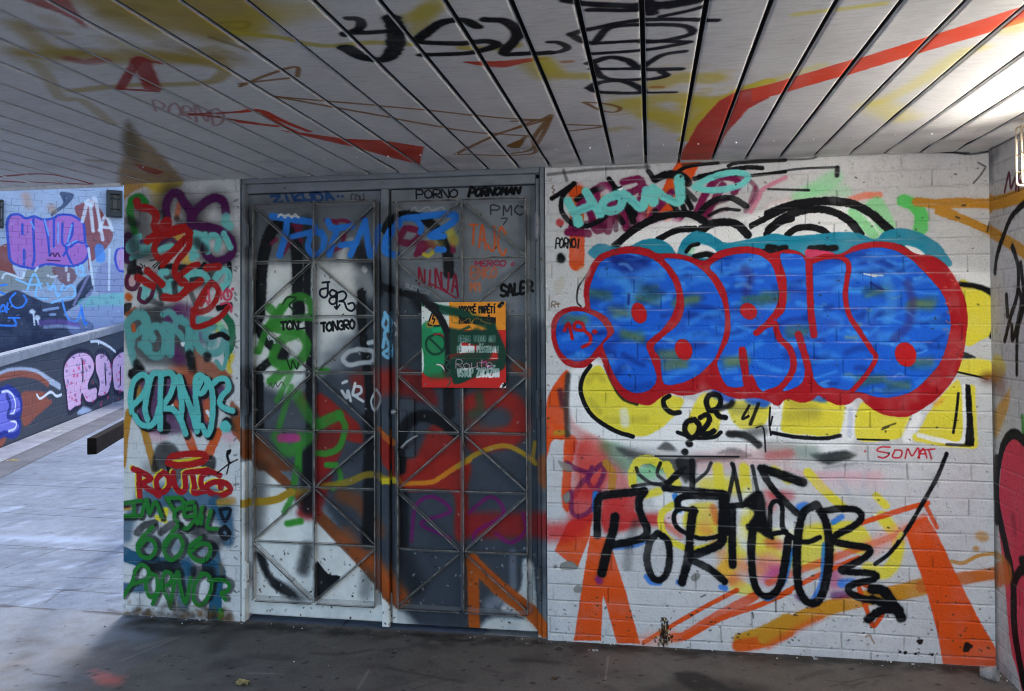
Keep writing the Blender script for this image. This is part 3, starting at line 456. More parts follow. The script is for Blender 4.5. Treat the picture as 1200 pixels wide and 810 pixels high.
# blue-green arch, IM DEVIL, 666
BG = (36, 88, 116)
st(p_, '4', BG, 80, '760 540 820 620 850 720 850 830', .35, .92); st(p_, '4', BG, 70, '90 640 60 720 50 800', .5, .85); st(p_, '5', BG, 76, '10 240 150 292 300 322 480 352', .12); st(p_, '5', BG, 66, '490 310 520 372 472 440 462 620', .3, .9); st(p_, '5', BG, 78, '650 330 722 382 702 500 692 735', .12); st(p_, '5', BG, 50, '690 200 712 300|30 490 160 500', .3, .9); st(p_, '5', BG, 80, '200 180 420 190 600 220', .8, .7)
st(p_, '5', (150, 96, 50), 24, '740 320 745 390', .9, .5); st(p_, '5', HZ, 90, '560 70 640 110 690 160', .5, .85); st(p_, '5', HZ, 60, '240 350 400 340|560 370 660 380', .5, .85); st(p_, '5', HZ, 40, '130 90 180 40 260 18|300 90 380 30', .3, .9); fl(p_, '5', (196, 206, 180), '440 20 530 40 510 100 430 90', 8, .8)
st(p_, '4', 'gd', 40, '790 535 840 528 890 522', .5, .8); st(p_, '4', 'gd', 26, '18 578 75 576', .4); st(door_s, '4', 'gd', 42, '905 530 1012 524', .15)
st(p_, '4', YE, 25, '330 600 370 592 352 652 310 652|290 652 362 682', .2); st(p_, '4', 'gd', 40, '420 600 700 620', .8, .5)
GR = (38, 122, 44)
IM = ['30 540 170 520', '110 530 112 632', '30 642 152 640', '170 642 212 512 232 620 282 530 332 650', '370 500 430 600 432 640', '370 500 480 502 500 560 432 602', '520 542 580 532', '520 542 512 640 590 640', '520 590 560 582', '592 562 612 702 652 572', '652 642 642 702', '720 602 692 730 772 742', '430 660 520 742 602 660']
for q in IM: st(p_, '4', BK, 34, q, .3, .85, 14, 12)
for q in IM: st(p_, '4', GR, 22, q, .12)
st(p_, '4', (16, 24, 36), 18, '792 590 872 588 832 682 790 592', .12); st(p_, '5', (16, 20, 26), 24, '768 50 735 90 768 132 800 95 770 52', .2)
SX = ['240 50 160 132 130 202 160 262 220 272 262 210 240 150 190 142 150 190', '420 40 350 132 320 190 340 262 380 290 440 240 460 170 420 112 370 132 330 200', '590 130 520 182 510 240 560 292 620 290 660 230 650 180 590 172 530 220']
for q in SX: st(p_, '5', (16, 20, 20), 34, q, .3, .85, 26, -4)
for q in SX: st(p_, '5', GR, 22, q, .1)
PN = ['22 562 68 492 98 432 112 368', '108 372 158 326 210 364 192 430 96 466', '230 392 190 470 220 560 270 520 272 420 232 390', '240 612 300 480 330 382 380 402 360 470 310 482 350 572 372 640', '370 602 420 382 440 480 480 602 520 422', '610 392 550 460 540 580 590 622 650 550 670 460 640 400 592 390', '650 442 740 436 800 470 780 522 740 532 772 580']
for q in PN: st(p_, '5', (18, 22, 20), 34, q, .35, .8, 18, -6)
for q in PN: st(p_, '5', GR, 21, q, .12)
st(p_, '5', (46, 150, 46), 30, '742 662 735 722', .2)
for _ in range(160):   # rusty damp foot of the pier
    x = rr.uniform(15, 820); y = 700-abs(rr.gauss(0, 45))+x*.04; st(p_, '5', rr.choice([(96, 66, 34), (60, 44, 30), (130, 90, 40), (40, 32, 26)]), rr.uniform(6, 34), '%f %f %f %f' % (x, y, x+rr.uniform(-20, 20), y+rr.uniform(-5, 5)), .9, rr.uniform(.2, .6))
for _ in range(26):
    y = rr.uniform(212, 725); st(p_, 'z', (70, 64, 58), rr.uniform(.5, 1.8), '%f %f %f %f' % (276+rr.gauss(0, 2.0), y, 276+rr.gauss(0, 2.0), y+rr.uniform(.5, 3)), .3, .6)

# ================================================================== PAINT: door
d_ = door_s
fl(d_, 'z', (128, 133, 138), '250 150 680 150 680 800 250 800', 1, 1, False)
WG = (232, 230, 222); SL = (62, 68, 76)
fl(d_, 'z', (98, 102, 107), '292 236 446 240 446 306 292 306', 8, .8); fl(d_, 'z', (112, 116, 121), '470 300 630 300 630 350 470 350', 20, .6)
fl(d_, 'z', SL, '412 306 450 306 462 330 500 360 640 380 642 700 636 722 560 690 470 730 380 590 300 520 284 470 300 455 360 450 400 410', 14, .97, False)
fl(d_, 'z', SL, '462 440 632 440 630 735 600 740 530 735 462 730', 4, 1, False)
fl(d_, 'z', WG, '296 308 368 308 369 437 348 466 300 448', 9, .97, False); fl(d_, 'z', WG, '370 308 414 308 420 350 414 390 398 420 371 440', 9, .95, False); fl(d_, 'z', (80, 84, 90), '296 462 340 470 369 450 369 540 330 530 296 500', 14, .95)
st(d_, 'G', WG, 60, '640 560 700 600 740 680', .8, .5); st(d_, 'G', WG, 22, '702 562 708 572', .4, .9); st(d_, 'G', WG, 44, '590 500 640 430', .6, .7); st(d_, 'I', (120, 124, 130), 60, '480 260 540 300|560 180 520 250', .8, .6)
fl(d_, 'K', WG, '0 0 95 0 240 120 300 220 365 258 470 370 550 450 650 570 720 640 720 830 0 830', 5, .97, False)
st(d_, 'z', WG, 16, '276 470 277 600 276 740', .4, .95); st(d_, 'z', (196, 196, 192), 9, '280 215 279 330 281 450', .4, .8); st(d_, 'z', (60, 60, 62), 16, '288 440 287 470', .8, .8)
# bands
BR = (128, 66, 32)
fl(d_, 'K', BR, '-30 -80 95 -60 160 0 260 90 370 200 480 300 620 430 720 540 720 640 650 570 550 452 365 258 240 122 95 0', 7, .95, False)
fl(d_, 'K', SL, '420 180 520 230 640 330 640 440 560 380 470 300', 26, .9); st(d_, 'K', BR, 50, '480 150 560 190 640 300', .7, .7); st(d_, 'K', (178, 84, 34), 60, '610 430 680 520 730 590', .6, .9); st(d_, 'K', (170, 80, 34), 50, '500 320 560 400', .8, .5)
fl(d_, 'I', (124, 64, 32), '-20 520 60 590 150 640 250 740 345 820 140 820 100 760 -20 660', 8, .9, False)
RE = (154, 34, 26)
fl(d_, 'I', RE, '440 432 540 500 640 590 660 680 560 650 440 545', 12, .95); fl(d_, 'I', (136, 34, 28), '440 620 570 600 560 700 500 815 435 815', 14, .9); fl(d_, 'I', (136, 34, 28), '600 345 745 330 745 490 680 470 620 420', 30, .75); st(d_, 'I', RE, 100, '750 370 850 370', .5, .8); fl(d_, 'I', RE, '752 640 815 700 815 820 752 750', 8, .9); st(d_, 'I', RE, 50, '370 470 400 500', .7, .7)
fl(d_, 'K', (144, 30, 30), '345 0 440 0 420 120 372 250 290 232 330 130', 18, .85)
fl(d_, 'J', (124, 28, 26), '50 370 190 390 240 520 130 490 60 450', 20, .9); st(d_, 'J', RE, 76, '395 520 500 490 590 530 610 610 560 665 420 690', .45, .95); st(d_, 'J', (150, 50, 30), 40, '380 600 560 650', .8, .5)
fl(d_, 'J', RE, '225 600 335 640 335 800 180 820 140 790', 18, .9); fl(d_, 'L', (158, 38, 28), '60 0 335 0 342 120 342 312 290 312 280 135 100 125 40 80', 14, .92); st(d_, 'L', (140, 34, 34), 84, '350 265 500 268 700 262', .4, .92); st(d_, 'J', (180, 70, 30), 40, '600 350 640 372', .5, .7); st(d_, 'L', (150, 76, 34), 44, '665 0 668 80', .5, .8)
fl(d_, 'J', SL, '440 550 540 530 580 570 540 610 440 620', 18, .7)
# white at the foot of the right leaf
fl(d_, 'L', WG, '575 410 615 440 625 645 540 630 480 610 560 530', 10, .9); st(d_, 'L', (150, 156, 166), 40, '436 600 480 570 520 590', .8, .7); st(d_, 'L', (130, 136, 148), 22, '530 380 532 520', .7, .6); fl(d_, 'L', WG, '45 620 110 640 140 690 45 690', 14, .9); fl(d_, 'L', WG, '390 700 440 650 560 650 640 680 650 720 400 712', 14, .85); fl(d_, 'L', WG, '-10 560 44 615 44 690 -10 690', 8, .95); st(d_, 'L', (60, 64, 72), 60, '140 640 330 660', .8, .8)
st(d_, 'L', (182, 86, 30), 42, '364 405 368 560 372 705', .1); st(d_, 'L', (182, 86, 30), 54, '368 425 480 530 610 632 660 690', .12); st(d_, 'H', (150, 156, 160), 60, '560 520 640 560', .9, .3)
# thick black arches
K2 = (17, 18, 21)
st(d_, 'G', K2, 54, '150 820 160 620 170 520 192 420 228 350 280 325 320 360 345 440 352 560 356 820', .2); st(d_, 'G', K2, 34, '405 540 402 700', .3); st(d_, 'I', K2, 40, '345 -20 346 45|392 62 402 330', .2); st(d_, 'I', K2, 48, '402 330 404 560 400 820', .3); st(d_, 'I', K2, 70, '245 235 255 240', .3); st(d_, 'I', K2, 36, '130 70 160 150 230 220|230 250 160 300 120 350', .25); st(d_, 'I', K2, 44, '140 355 142 600', .25)
st(d_, 'I', K2, 40, '648 0 660 110', .25); st(d_, 'I', K2, 36, '664 150 682 320', .15); st(d_, 'I', K2, 38, '688 340 694 460 694 560', .25); st(d_, 'I', K2, 50, '694 560 700 700 690 820', .5, .9); st(d_, 'K', K2, 52, '332 -20 334 200', .5, .85); st(d_, 'K', K2, 40, '332 380 312 470', .8, .7); st(d_, 'K', K2, 44, '602 -20 598 180 590 350', .35, .92); st(d_, 'K', K2, 50, '130 40 112 280', .9, .5)
fl(d_, 'K', K2, '108 395 150 420 172 488 242 540 300 600 210 570 150 505', 10, .9); fl(d_, 'K', K2, '368 440 420 488 474 505 420 560 374 590', 4, .97); st(d_, 'K', (60, 62, 62), 40, '250 560 300 590|590 500 580 570', .9, .5)
st(d_, 'G', K2, 42, '768 540 790 690', .5, .9); st(d_, 'G', K2, 40, '690 690 690 820', .25); st(d_, 'G', K2, 80, '680 470 700 500', .8, .8); st(d_, 'G', K2, 60, '400 330 410 480', .8, .7)
st(d_, 'H', K2, 46, '18 360 58 300 128 284 220 310 288 380 332 480 340 590', .2); st(d_, 'H', K2, 30, '-10 655 60 682 150 705', .25); st(d_, 'H', K2, 70, '180 720 270 830', .5, .9); st(d_, 'J', K2, 46, '72 810 80 680 112 600 172 570 252 592 322 642', .3); st(d_, 'J', K2, 42, '290 455 292 560', .35, .9); st(d_, 'L', K2, 40, '75 140 76 340', .5, .8); st(d_, 'L', K2, 60, '92 420 130 520', .9, .5); st(d_, 'J', (110, 114, 120), 40, '560 200 640 180', .9, .4)
# magenta then blue lettering
MG = (122, 26, 62)
st(d_, 'G', MG, 16, '330 332 372 342 330 400 280 482|340 340 372 420|500 308 560 330 530 482|620 320 582 452|700 292 722 402|510 320 600 310 640 340|540 470 600 440|215 430 240 410', .3, .85); st(d_, 'H', MG, 30, '130 350 190 368 180 400 140 430 80 412 110 352', .25, .9); st(d_, 'H', MG, 24, '168 490 200 430 282 450|250 418 190 480|360 400 362 470', .25, .9); st(d_, 'H', (190, 180, 70), 40, '345 370 368 420', .5, .8); st(d_, 'H', (206, 190, 60), 16, '208 488 232 496 254 480', .2, .9); st(d_, 'H', (150, 140, 70), 40, '250 420 290 440', .8, .6)
BB = (44, 126, 220)
st(d_, 'G', BB, 30, '218 288 300 300 430 318|296 312 290 380 258 492', .15); st(d_, 'G', BB, 24, '438 322 440 362 322 396', .2); st(d_, 'G', BB, 28, '478 372 430 382 408 450 440 492 480 470 492 400 462 372|512 312 540 350 640 340|562 352 520 490|710 312 632 492|580 440 662 430|708 312 740 502 790 342', .15); st(d_, 'G', BB, 28, '890 330 835 395 820 470 872 495', .15)
st(d_, 'H', BB, 26, '68 490 22 482 20 402 80 312 150 296 195 342 190 372', .15); st(d_, 'H', BB, 30, '130 296 340 276 376 298 330 342 242 390 312 392', .15); st(d_, 'H', BB, 28, '282 462 312 464', .15)
# green
GN = (56, 138, 44)
st(d_, 'G', GN, 36, '240 830 300 742 362 710 420 742 432 820|205 770 250 815', .3, .9); st(d_, 'I', GN, 29, '252 0 182 110 140 222|180 102 300 62 412 50|180 105 340 130', .25, .88); st(d_, 'I', GN, 40, '352 132 382 202 332 280 232 282 212 242 262 162 352 132|312 280 202 372', .3, .9); st(d_, 'I', GN, 26, '232 470 302 332|302 400 242 602', .4, .7); st(d_, 'I', GN, 44, '332 440 402 560', .5, .7); st(d_, 'I', GN, 46, '432 590 540 540', .25, .9); st(d_, 'I', GN, 27, '540 540 572 602 542 700 482 732 432 730', .25, .9); st(d_, 'I', GN, 52, '232 650 292 720 402 640', .4, .75); st(d_, 'I', GN, 27, '340 640 342 820|440 320 480 320', .4, .85); st(d_, 'I', (196, 60, 130), 36, '250 655 330 655', .4, .8)
st(d_, 'K', GN, 17, '460 20 474 80 442 122|415 18 440 22', .25, .9); st(d_, 'K', GN, 22, '292 -10 264 150 232 222', .3, .85); st(d_, 'K', GN, 24, '245 272 302 262', .4, .9); st(d_, 'I', GN, 24, '480 790 520 790', .3, .9); st(d_, 'J', (30, 90, 60), 30, '430 480 432 540 400 560', .6, .6)
OC = (178, 138, 36)
st(d_, 'K', OC, 26, '8 178 100 178 192 170 262 135', .15); st(d_, 'K', OC, 24, '262 135 330 130', .7, .5); st(d_, 'K', (150, 124, 34), 24, '400 112 500 95 602 60 722 88', .3, .85); st(d_, 'L', (206, 182, 40), 22, '-4 80 44 82', .15); st(d_, 'L', (214, 130, 34), 17, '82 96 190 90 232 70 292 30 352 -2', .3, .95); st(d_, 'J', OC, 18, '330 800 422 740 532 705 612 730 684 784', .25, .92); st(d_, 'J', OC, 16, '680 690 670 760', .4, .7); st(d_, 'I', (182, 90, 34), 24, '745 610 815 680', .25)
# white and pale blue tags
PW = (214, 216, 216)
st(d_, 'I', PW, 20, '640 212 592 225 562 260 592 290 652 280 708 272 712 225 650 212', .4, .8); st(d_, 'I', PW, 20, '690 180 712 176', .3); st(d_, 'I', PW, 11, '556 420 580 455 586 420 600 470|622 382 612 440 650 430 650 402 622 396|612 440 662 472|560 380 580 372', .2); st(d_, 'I', PW, 8, '730 410 752 460 722 520 702 470 730 410|716 440 724 470', .2); st(d_, 'I', (126, 190, 222), 14, '780 30 802 80 778 140 802 200 772 232 800 252 804 210|782 40 770 92 800 120|776 160 770 200', .25); st(d_, 'I', PW, 10, '820 80 836 110 826 140', .4, .8)
st(d_, 'G', PW, 6, '250 292 268 276 286 296 304 276 322 296 340 276 358 296|252 280 360 290', .2, .95); st(d_, 'H', (170, 172, 174), 5, '140 260 160 240 180 262 230 236 250 258 300 240 320 250', .3, .7)
tx(d_, 'G', (36, 70, 120), 11, 'ZIKUDA', 215, 182, 545, 216, 160, 200, sl=-.3); st(d_, 'G', (36, 70, 120), 10, '565 182 568 182|588 182 590 183'); tx(d_, 'G', (66, 66, 68), 4, 'cou', 630, 158, 705, 204, jit=.6)
tx(d_, 'H', (22, 22, 26), 5, 'PORNO', 165, 152, 388, 194, 145, 188); tx(d_, 'H', (12, 12, 14), 11, 'PORNOMAN', 445, 142, 718, 182, 135, 165, sl=.25)
tx(d_, 'H', (52, 54, 58), 5, 'PMC', 556, 230, 740, 280, jit=.4); tx(d_, 'H', (52, 54, 58), 4, '7', 614, 300, 650, 330)
tx(d_, 'H', (214, 96, 48), 8, 'TAJC', 442, 332, 645, 430, 350, 490, jit=.5); tx(d_, 'H', (142, 30, 52), 8, 'NINJA', 175, 560, 395, 640, 590, 705, jit=.5); st(d_, 'H', (142, 30, 52), 6, '240 640 330 690 380 720', .3, .9)
tx(d_, 'H', (166, 44, 72), 4.5, 'MERCO', 476, 522, 640, 548, jit=.6); st(d_, 'H', (166, 44, 72), 4, '670 540 685 530|668 548 684 545'); tx(d_, 'H', (196, 96, 60), 8, 'ENKO', 455, 558, 595, 612, jit=.5, op=.75); tx(d_, 'H', (206, 110, 66), 8, 'M1', 452, 638, 522, 680, jit=.5, op=.85)
tx(d_, 'H', (10, 10, 12), 11, 'SALER', 612, 650, 785, 715, 630, 680, jit=.4); tx(d_, 'H', (150, 152, 156), 4, 'sucrose', 110, 630, 240, 660, 668, 705, jit=.3, op=.8)
st(d_, 'G', (10, 12, 30), 7, '484 637 520 634|512 636 511 700 492 716 472 700 476 674 510 666|556 684 534 676 522 694 536 710 556 700 556 684|556 712 530 716 520 736 536 752 556 740 556 712|562 690 559 776|560 692 594 684 610 704 598 728 572 736 598 740 614 776 640 786 655 766 644 744 620 750', .1)
st(d_, 'G', (30, 60, 30), 7, '275 750 300 715 345 720 310 755 335 785', .15); tx(d_, 'I', (12, 12, 14), 8, 'TONGR0', 450, 80, 622, 124, 66, 106, jit=.4); tx(d_, 'I', (16, 22, 16), 8, 'TON', 250, 76, 340, 116, 72, 110, jit=.5); st(d_, 'I', (14, 14, 16), 6, '345 110 380 105|520 0 530 8 545 -10', .2); st(d_, 'I', (70, 70, 60), 3, '190 400 200 380 210 404 225 378 235 400 255 375 270 398', .2, .8); st(d_, 'I', PW, 5, '185 150 195 170 205 155 215 178 222 180', .2); st(d_, 'I', (20, 40, 20), 5, '280 260 300 310 310 270 330 310 340 280', .3, .9); st(d_, 'I', (26, 36, 26), 14, '180 180 205 175', .5)
PP = (116, 22, 96)
st(d_, 'L', PP, 13, '112 332 130 190 200 150 272 210 152 260 272 320|350 215 440 150 492 220 382 292 370 332|572 220 582 290 522 340 462 302', .3, .8)
for _ in range(420):   # chipped paint
    x, y = rr.uniform(282, 636), rr.choice([rr.uniform(640, 745), rr.uniform(215, 745)]); st(d_, 'z', rr.choice([(40, 36, 32), (80, 60, 44), (150, 150, 146)]), rr.uniform(.5, 1.5), '%f %f %f %f' % (x, y, x+rr.uniform(-1.5, 1.5), y+rr.uniform(-2, 2)), .3, rr.uniform(.3, .9))
for _ in range(60):
    x = rr.uniform(284, 640); st(d_, 'z', (52, 44, 36), rr.uniform(2, 5), '%f %f %f %f' % (x, 733+(x-284)*.04, x+rr.uniform(-6, 6), 735+(x-284)*.04), .9, .4)

# ================================================================== PAINT: warning sign
g_ = sign_s
fl(g_, 'g', (206, 40, 34), '0 0 775 0 775 810 0 810', 1, 1, False); fl(g_, 'g', (226, 232, 222), '0 0 255 0 255 297 0 290', 1, 1, False); fl(g_, 'g', (240, 150, 40), '255 0 775 0 775 297 255 297', 1, 1, False)
fl(g_, 'g', (24, 140, 84), '30 255 232 270 232 640 150 690 30 620', 8, .97); fl(g_, 'g', (226, 232, 222), '0 440 40 470 44 630 0 640', 4)
fl(g_, 'g', (238, 150, 40), '80 255 125 150 178 255', 2, 1, False); st(g_, 'g', 'bk', 9, '128 165 118 205 136 205 126 240|78 256 125 150 180 256 78 256', .1)
tx(g_, 'g', 'bk', 10, 'VYSOKÉ NAPĚTÍ', 336, 104, 640, 154, jit=.05, fillw=.7); tx(g_, 'g', 'bk', 10, 'ŽIVOTU NEBEZPEČNO!', 336, 196, 642, 240, jit=.05, fillw=.7)
WT = (232, 234, 230)
tx(g_, 'g', WT, 11, 'NEHAS VODOU ANI', 330, 344, 642, 392, jit=.05, fillw=.7); tx(g_, 'g', WT, 10, 'PĚNOVÝMI PŘÍSTROJI!', 322, 432, 666, 480, jit=.05, fillw=.7); tx(g_, 'g', WT, 13, 'VSTUP ZAKÁZÁN', 322, 618, 666, 680, jit=.05, fillw=.7)
st(g_, 'g', WT, 5, '276 530 720 530', .2, .7)
DG = (10, 62, 44)
st(g_, 'g', (20, 128, 84), 34, '30 80 110 90 250 130 400 180 560 235 620 270', .25, .95); st(g_, 'g', DG, 60, '180 130 320 150 470 210 600 260', .35, .9)
fl(g_, 'g', DG, '230 290 400 305 560 300 600 260 640 290 630 340 520 360 480 420 360 400 350 470 290 500 230 480', 14, .95); st(g_, 'g', DG, 64, '600 275 640 360 690 480 690 560 640 610 480 640 330 700', .25, .95); st(g_, 'g', DG, 80, '480 330 540 400 520 500 460 520 300 560 250 640', .4, .85); st(g_, 'g', DG, 50, '560 320 600 420 560 520|340 360 440 340', .5, .8); fl(g_, 'g', DG, '280 540 480 560 640 540 700 560 640 620 520 590 420 700 300 740 270 640', 12, .85)
st(g_, 'g', (12, 66, 46), 16, '140 330 75 370 68 440 120 495 190 480 222 410 200 350 140 330|90 360 200 470', .2); st(g_, 'g', (196, 30, 30), 10, '130 335 180 330 205 350|150 580 200 590 220 640', .3, .8); st(g_, 'g', (30, 170, 110), 30, '130 300 190 290', .5, .8); st(g_, 'g', WT, 8, '155 580 190 590 215 625', .3); st(g_, 'g', (90, 60, 30), 40, '110 690 220 680', .9, .5)
st(g_, 'g', 'bk', 50, '60 70 130 130 190 210 232 300', .12); st(g_, 'g', 'bk', 40, '95 80 150 110', .2); st(g_, 'g', 'bk', 30, '235 310 240 480 235 620', .6, .85); st(g_, 'g', 'bk', 26, '668 100 694 76', .15)
st(g_, 'g', (40, 80, 66), 7, '250 500 225 540 260 560 230 600 262 640 235 680 262 720 240 760', .2); st(g_, 'g', (176, 134, 40), 8, '290 190 272 215 300 240 330 215 300 192|300 235 340 245 420 200 430 240 480 200 540 230 600 245|70 240 100 230 120 265 80 270 70 240|420 130 450 170 510 165 510 130', .2, .85); st(g_, 'g', DG, 18, '420 270 340 310 330 340 480 310', .4, .8)
tx(g_, 'g', (176, 140, 150), 6, 'Route', 305, 545, 620, 610, jit=.3, op=.85); st(g_, 'g', (200, 60, 140), 6, '530 570 560 555 560 590 600 600', .2)
tx(g_, 'g', WT, 10, 'NEHAS VODOU ANI', 330, 344, 642, 392, jit=.05, fillw=.7, op=.22); tx(g_, 'g', WT, 10, 'PĚNOVÝMI PŘÍSTROJI!', 322, 432, 666, 480, jit=.05, fillw=.7, op=.42); tx(g_, 'g', WT, 13, 'VSTUP ZAKÁZÁN', 322, 618, 666, 680, jit=.05, fillw=.7, op=.6); tx(g_, 'g', 'bk', 9, 'ŽIVOTU NEBEZPEČNO!', 336, 196, 642, 240, jit=.05, fillw=.7, op=.35)
fl(g_, 'g', WT, '670 770 700 730 725 770', 3); fl(g_, 'g', 'bk', '690 775 712 725 725 750', 3)
for _ in range(60): x, y = rr.uniform(30, 720), rr.uniform(60, 770); st(g_, 'g', (60, 40, 30), rr.uniform(2, 6), '%f %f %f %f' % (x, y, x+3, y+3), .3, .6)

# ================================================================== PAINT: slatted ceiling
c_ = ceil_s
MY = (168, 140, 22)
fl(c_, 'M', MY, '300 -40 1012 -40 1020 120 860 160 700 140 520 130 330 50', 60, .85); st(c_, 'M', MY, 60, '100 215 400 225 500 232 830 236', .8, .8); st(c_, 'M', MY, 24, '280 362 500 340 800 330 880 296 880 270', .5, .7); st(c_, 'M', MY, 22, '130 250 180 300 240 392 320 400 440 490', .5, .5); st(c_, 'M', MY, 40, '60 100 200 200 300 215|600 210 860 262', .7, .65); st(c_, 'M', (120, 96, 26), 14, '830 150 1012 210|850 95 970 90 960 115 900 110', .4, .6)
for _ in range(46):
    x, y = rr.uniform(60, 980), rr.uniform(-20, 250); l = rr.uniform(20, 120); st(c_, 'M', rr.choice([MY, (140, 112, 24), (176, 156, 50)]), rr.uniform(6, 44), '%f %f %f %f %f %f' % (x, y, x+l*.5, y+rr.uniform(-14, 14), x+l, y+rr.uniform(-10, 24)), rr.choice([.3, .7, .9]), rr.uniform(.12, .4))
for _ in range(24):
    x, y = rr.uniform(480, 1000), rr.uniform(300, 600); l = rr.uniform(20, 90); st(c_, 'O', rr.choice([(206, 188, 46), (190, 168, 40)]), rr.uniform(6, 30), '%f %f %f %f %f %f' % (x-80, y-30, x+l*.5-80, y-30+rr.uniform(-14, 14), x+l-80, y-30+rr.uniform(-16, 16)), rr.choice([.3, .7]), rr.uniform(.15, .45))
R2 = (156, 44, 30)
fl(c_, 'M', R2, '180 0 265 0 340 112 250 62 80 0 120 -20', 8, .8); st(c_, 'M', R2, 18, '472 352 540 242 552 238', .15, .9); st(c_, 'M', R2, 34, '556 242 600 352', .15, .9); st(c_, 'M', R2, 12, '466 352 616 364|552 238 650 256', .15, .9); st(c_, 'M', R2, 26, '275 236 340 250 405 238', .5, .6)
st(c_, 'M', R2, 11, '750 456 1012 441|750 452 880 470 1012 490', .15, .9); tx(c_, 'M', (150, 66, 66), 4, 'PORNO', 600, 400, 880, 440, 440, 500, jit=.8, op=.6)
fl(c_, 'M', (158, 116, 30), '496 490 552 540 640 620 700 690 712 725 480 745 490 580', 8, .75); fl(c_, 'M', (90, 76, 30), '480 600 500 470 550 560 548 640', 10, .6)
st(c_, 'M', R2, 8, '-20 702 190 690 375 732|-20 716 375 732', .15, .9); fl(c_, 'M', R2, '535 650 642 680 592 692', 3, .7); st(c_, 'M', (150, 120, 40), 16, '360 635 430 640', .6, .5)
YC = (190, 172, 36); BC = (140, 94, 30)
st(c_, 'N', YC, 22, '-20 132 150 150 332 180 522 170 662 176', .35, .8); st(c_, 'N', YC, 80, '130 70 240 40|0 100 40 120', .8, .5); st(c_, 'N', YC, 46, '610 85 700 62 770 10|700 130 722 60 740 40', .5, .65); st(c_, 'N', YC, 26, '870 188 1000 192 1085 180', .4, .8); st(c_, 'N', YC, 50, '1150 255 1200 300', .6, .7)
st(c_, 'N', BC, 8, '0 340 122 290 220 265 226 302|0 330 200 306|140 380 600 420 1000 460 1210 472|140 380 500 445 830 505 1000 525 1110 532|845 604 1000 530 1210 466|845 605 1135 604 1150 540 1210 462', .12, .9); fl(c_, 'N', BC, '1042 572 1112 545 1092 580', 2)
OR2 = (196, 62, 34)
fl(c_, 'N', OR2, '150 510 300 528 420 545 560 550 720 576 704 646 600 620 430 572 250 532', 2, .95, False); st(c_, 'N', OR2, 12, '0 440 82 434 180 480 270 516|0 478 150 496|90 440 160 490 220 520', .12, .95); fl(c_, 'N', OR2, '872 244 1020 240 1210 228 1100 252 1020 266', 2, .95)
st(c_, 'N', BK, 21, '425 76 465 80 470 112 410 140|408 134 500 131 600 124', .12); st(c_, 'N', BK, 36, '592 74 612 130 600 205 560 236 480 226 416 190', .12); st(c_, 'N', BK, 25, '928 108 876 82 792 90 712 146 702 166 850 172 962 164 1000 180 902 208 712 218', .12); st(c_, 'N', BK, 26, '962 80 1040 90 1086 142 1034 210 1100 214 1210 208', .12)
st(c_, 'O', BK, 17, '0 238 120 234 200 226 236 208 200 186 158 184', .12)
YO = (206, 188, 46)
st(c_, 'O', YO, 40, '130 260 200 322 332 332', .6, .8); st(c_, 'O', YO, 60, '480 450 640 500 742 560|620 370 722 340 862 342|560 440 702 420 852 450 902 430|600 500 760 520 800 440', .5, .75); st(c_, 'O', YO, 28, '738 606 830 500 962 405 1105 352', .2, .9); st(c_, 'O', (190, 120, 50), 16, '220 270 250 268|610 378 640 378', .4, .8)
for q, w0 in (('330 45 560 45 820 -5', 18), ('252 150 330 128 560 90 880 90', 17), ('252 152 330 186 560 180 762 184', 16), ('352 190 420 122 600 110 742 116 770 150 642 180 560 186', 16), ('345 234 560 220 742 190', 15), ('560 292 642 242 742 224', 14), ('330 276 420 250 500 266 560 300 722 300', 18), ('342 300 560 300', 14), ('342 276 400 340 560 346 660 330 642 310', 14),
              ('330 382 380 358 480 354 560 402 380 400 330 382', 16), ('560 402 700 400', 10), ('225 4 330 20 542 32', 24), ('560 30 700 20 830 -8', 40), ('640 75 760 50 830 30', 14), ('580 0 600 60', 26)):
    st(c_, 'O', BK, w0*1.25, q, .2)
st(c_, 'O', BC, 8, '308 444 400 450 464 468 442 486 380 478 308 444|240 540 390 548 245 568|0 525 120 520 165 508 90 640 0 665|0 560 100 520|20 635 60 590 90 600', .12, .9)
fl(c_, 'O', (196, 60, 42), '712 692 800 540 890 440 960 400 1110 368 1110 424 1020 470 930 570 862 692', 2.5, .96, False); fl(c_, 'P', (226, 74, 40), '0 388 420 264 800 150 1240 6 1240 78 900 182 400 330 40 430 0 446', 2.5, .97, False)
YP = (220, 206, 70)
st(c_, 'P', YP, 22, '190 66 300 50 570 18', .6, .7); st(c_, 'P', YP, 26, '0 374 150 332 300 284', .7, .5); st(c_, 'P', YP, 34, '540 450 702 370 900 240 985 210', .8, .5); st(c_, 'P', YP, 54, '530 455 650 512|1120 130 1180 100', .8, .5)
for _ in range(40):   # soot and finger marks along the wall end
    x = rr.uniform(-2.9, 1.5); v = rr.uniform(-.55, -.02); a = np.array([[(x+4.6)*300, (v+2.5)*300], [(x+rr.uniform(-.2, .2)+4.6)*300, (v+rr.uniform(-.06, .06)+2.5)*300]]); R_ = rr.uniform(14, 40); g0 = c_.dist(a, R_)
    if g0: c_.comp(g0[0], g0[1], ((1-sstep(0, R_, g0[2]))*rr.uniform(.08, .28)).astype(np.float32), (96, 90, 84))

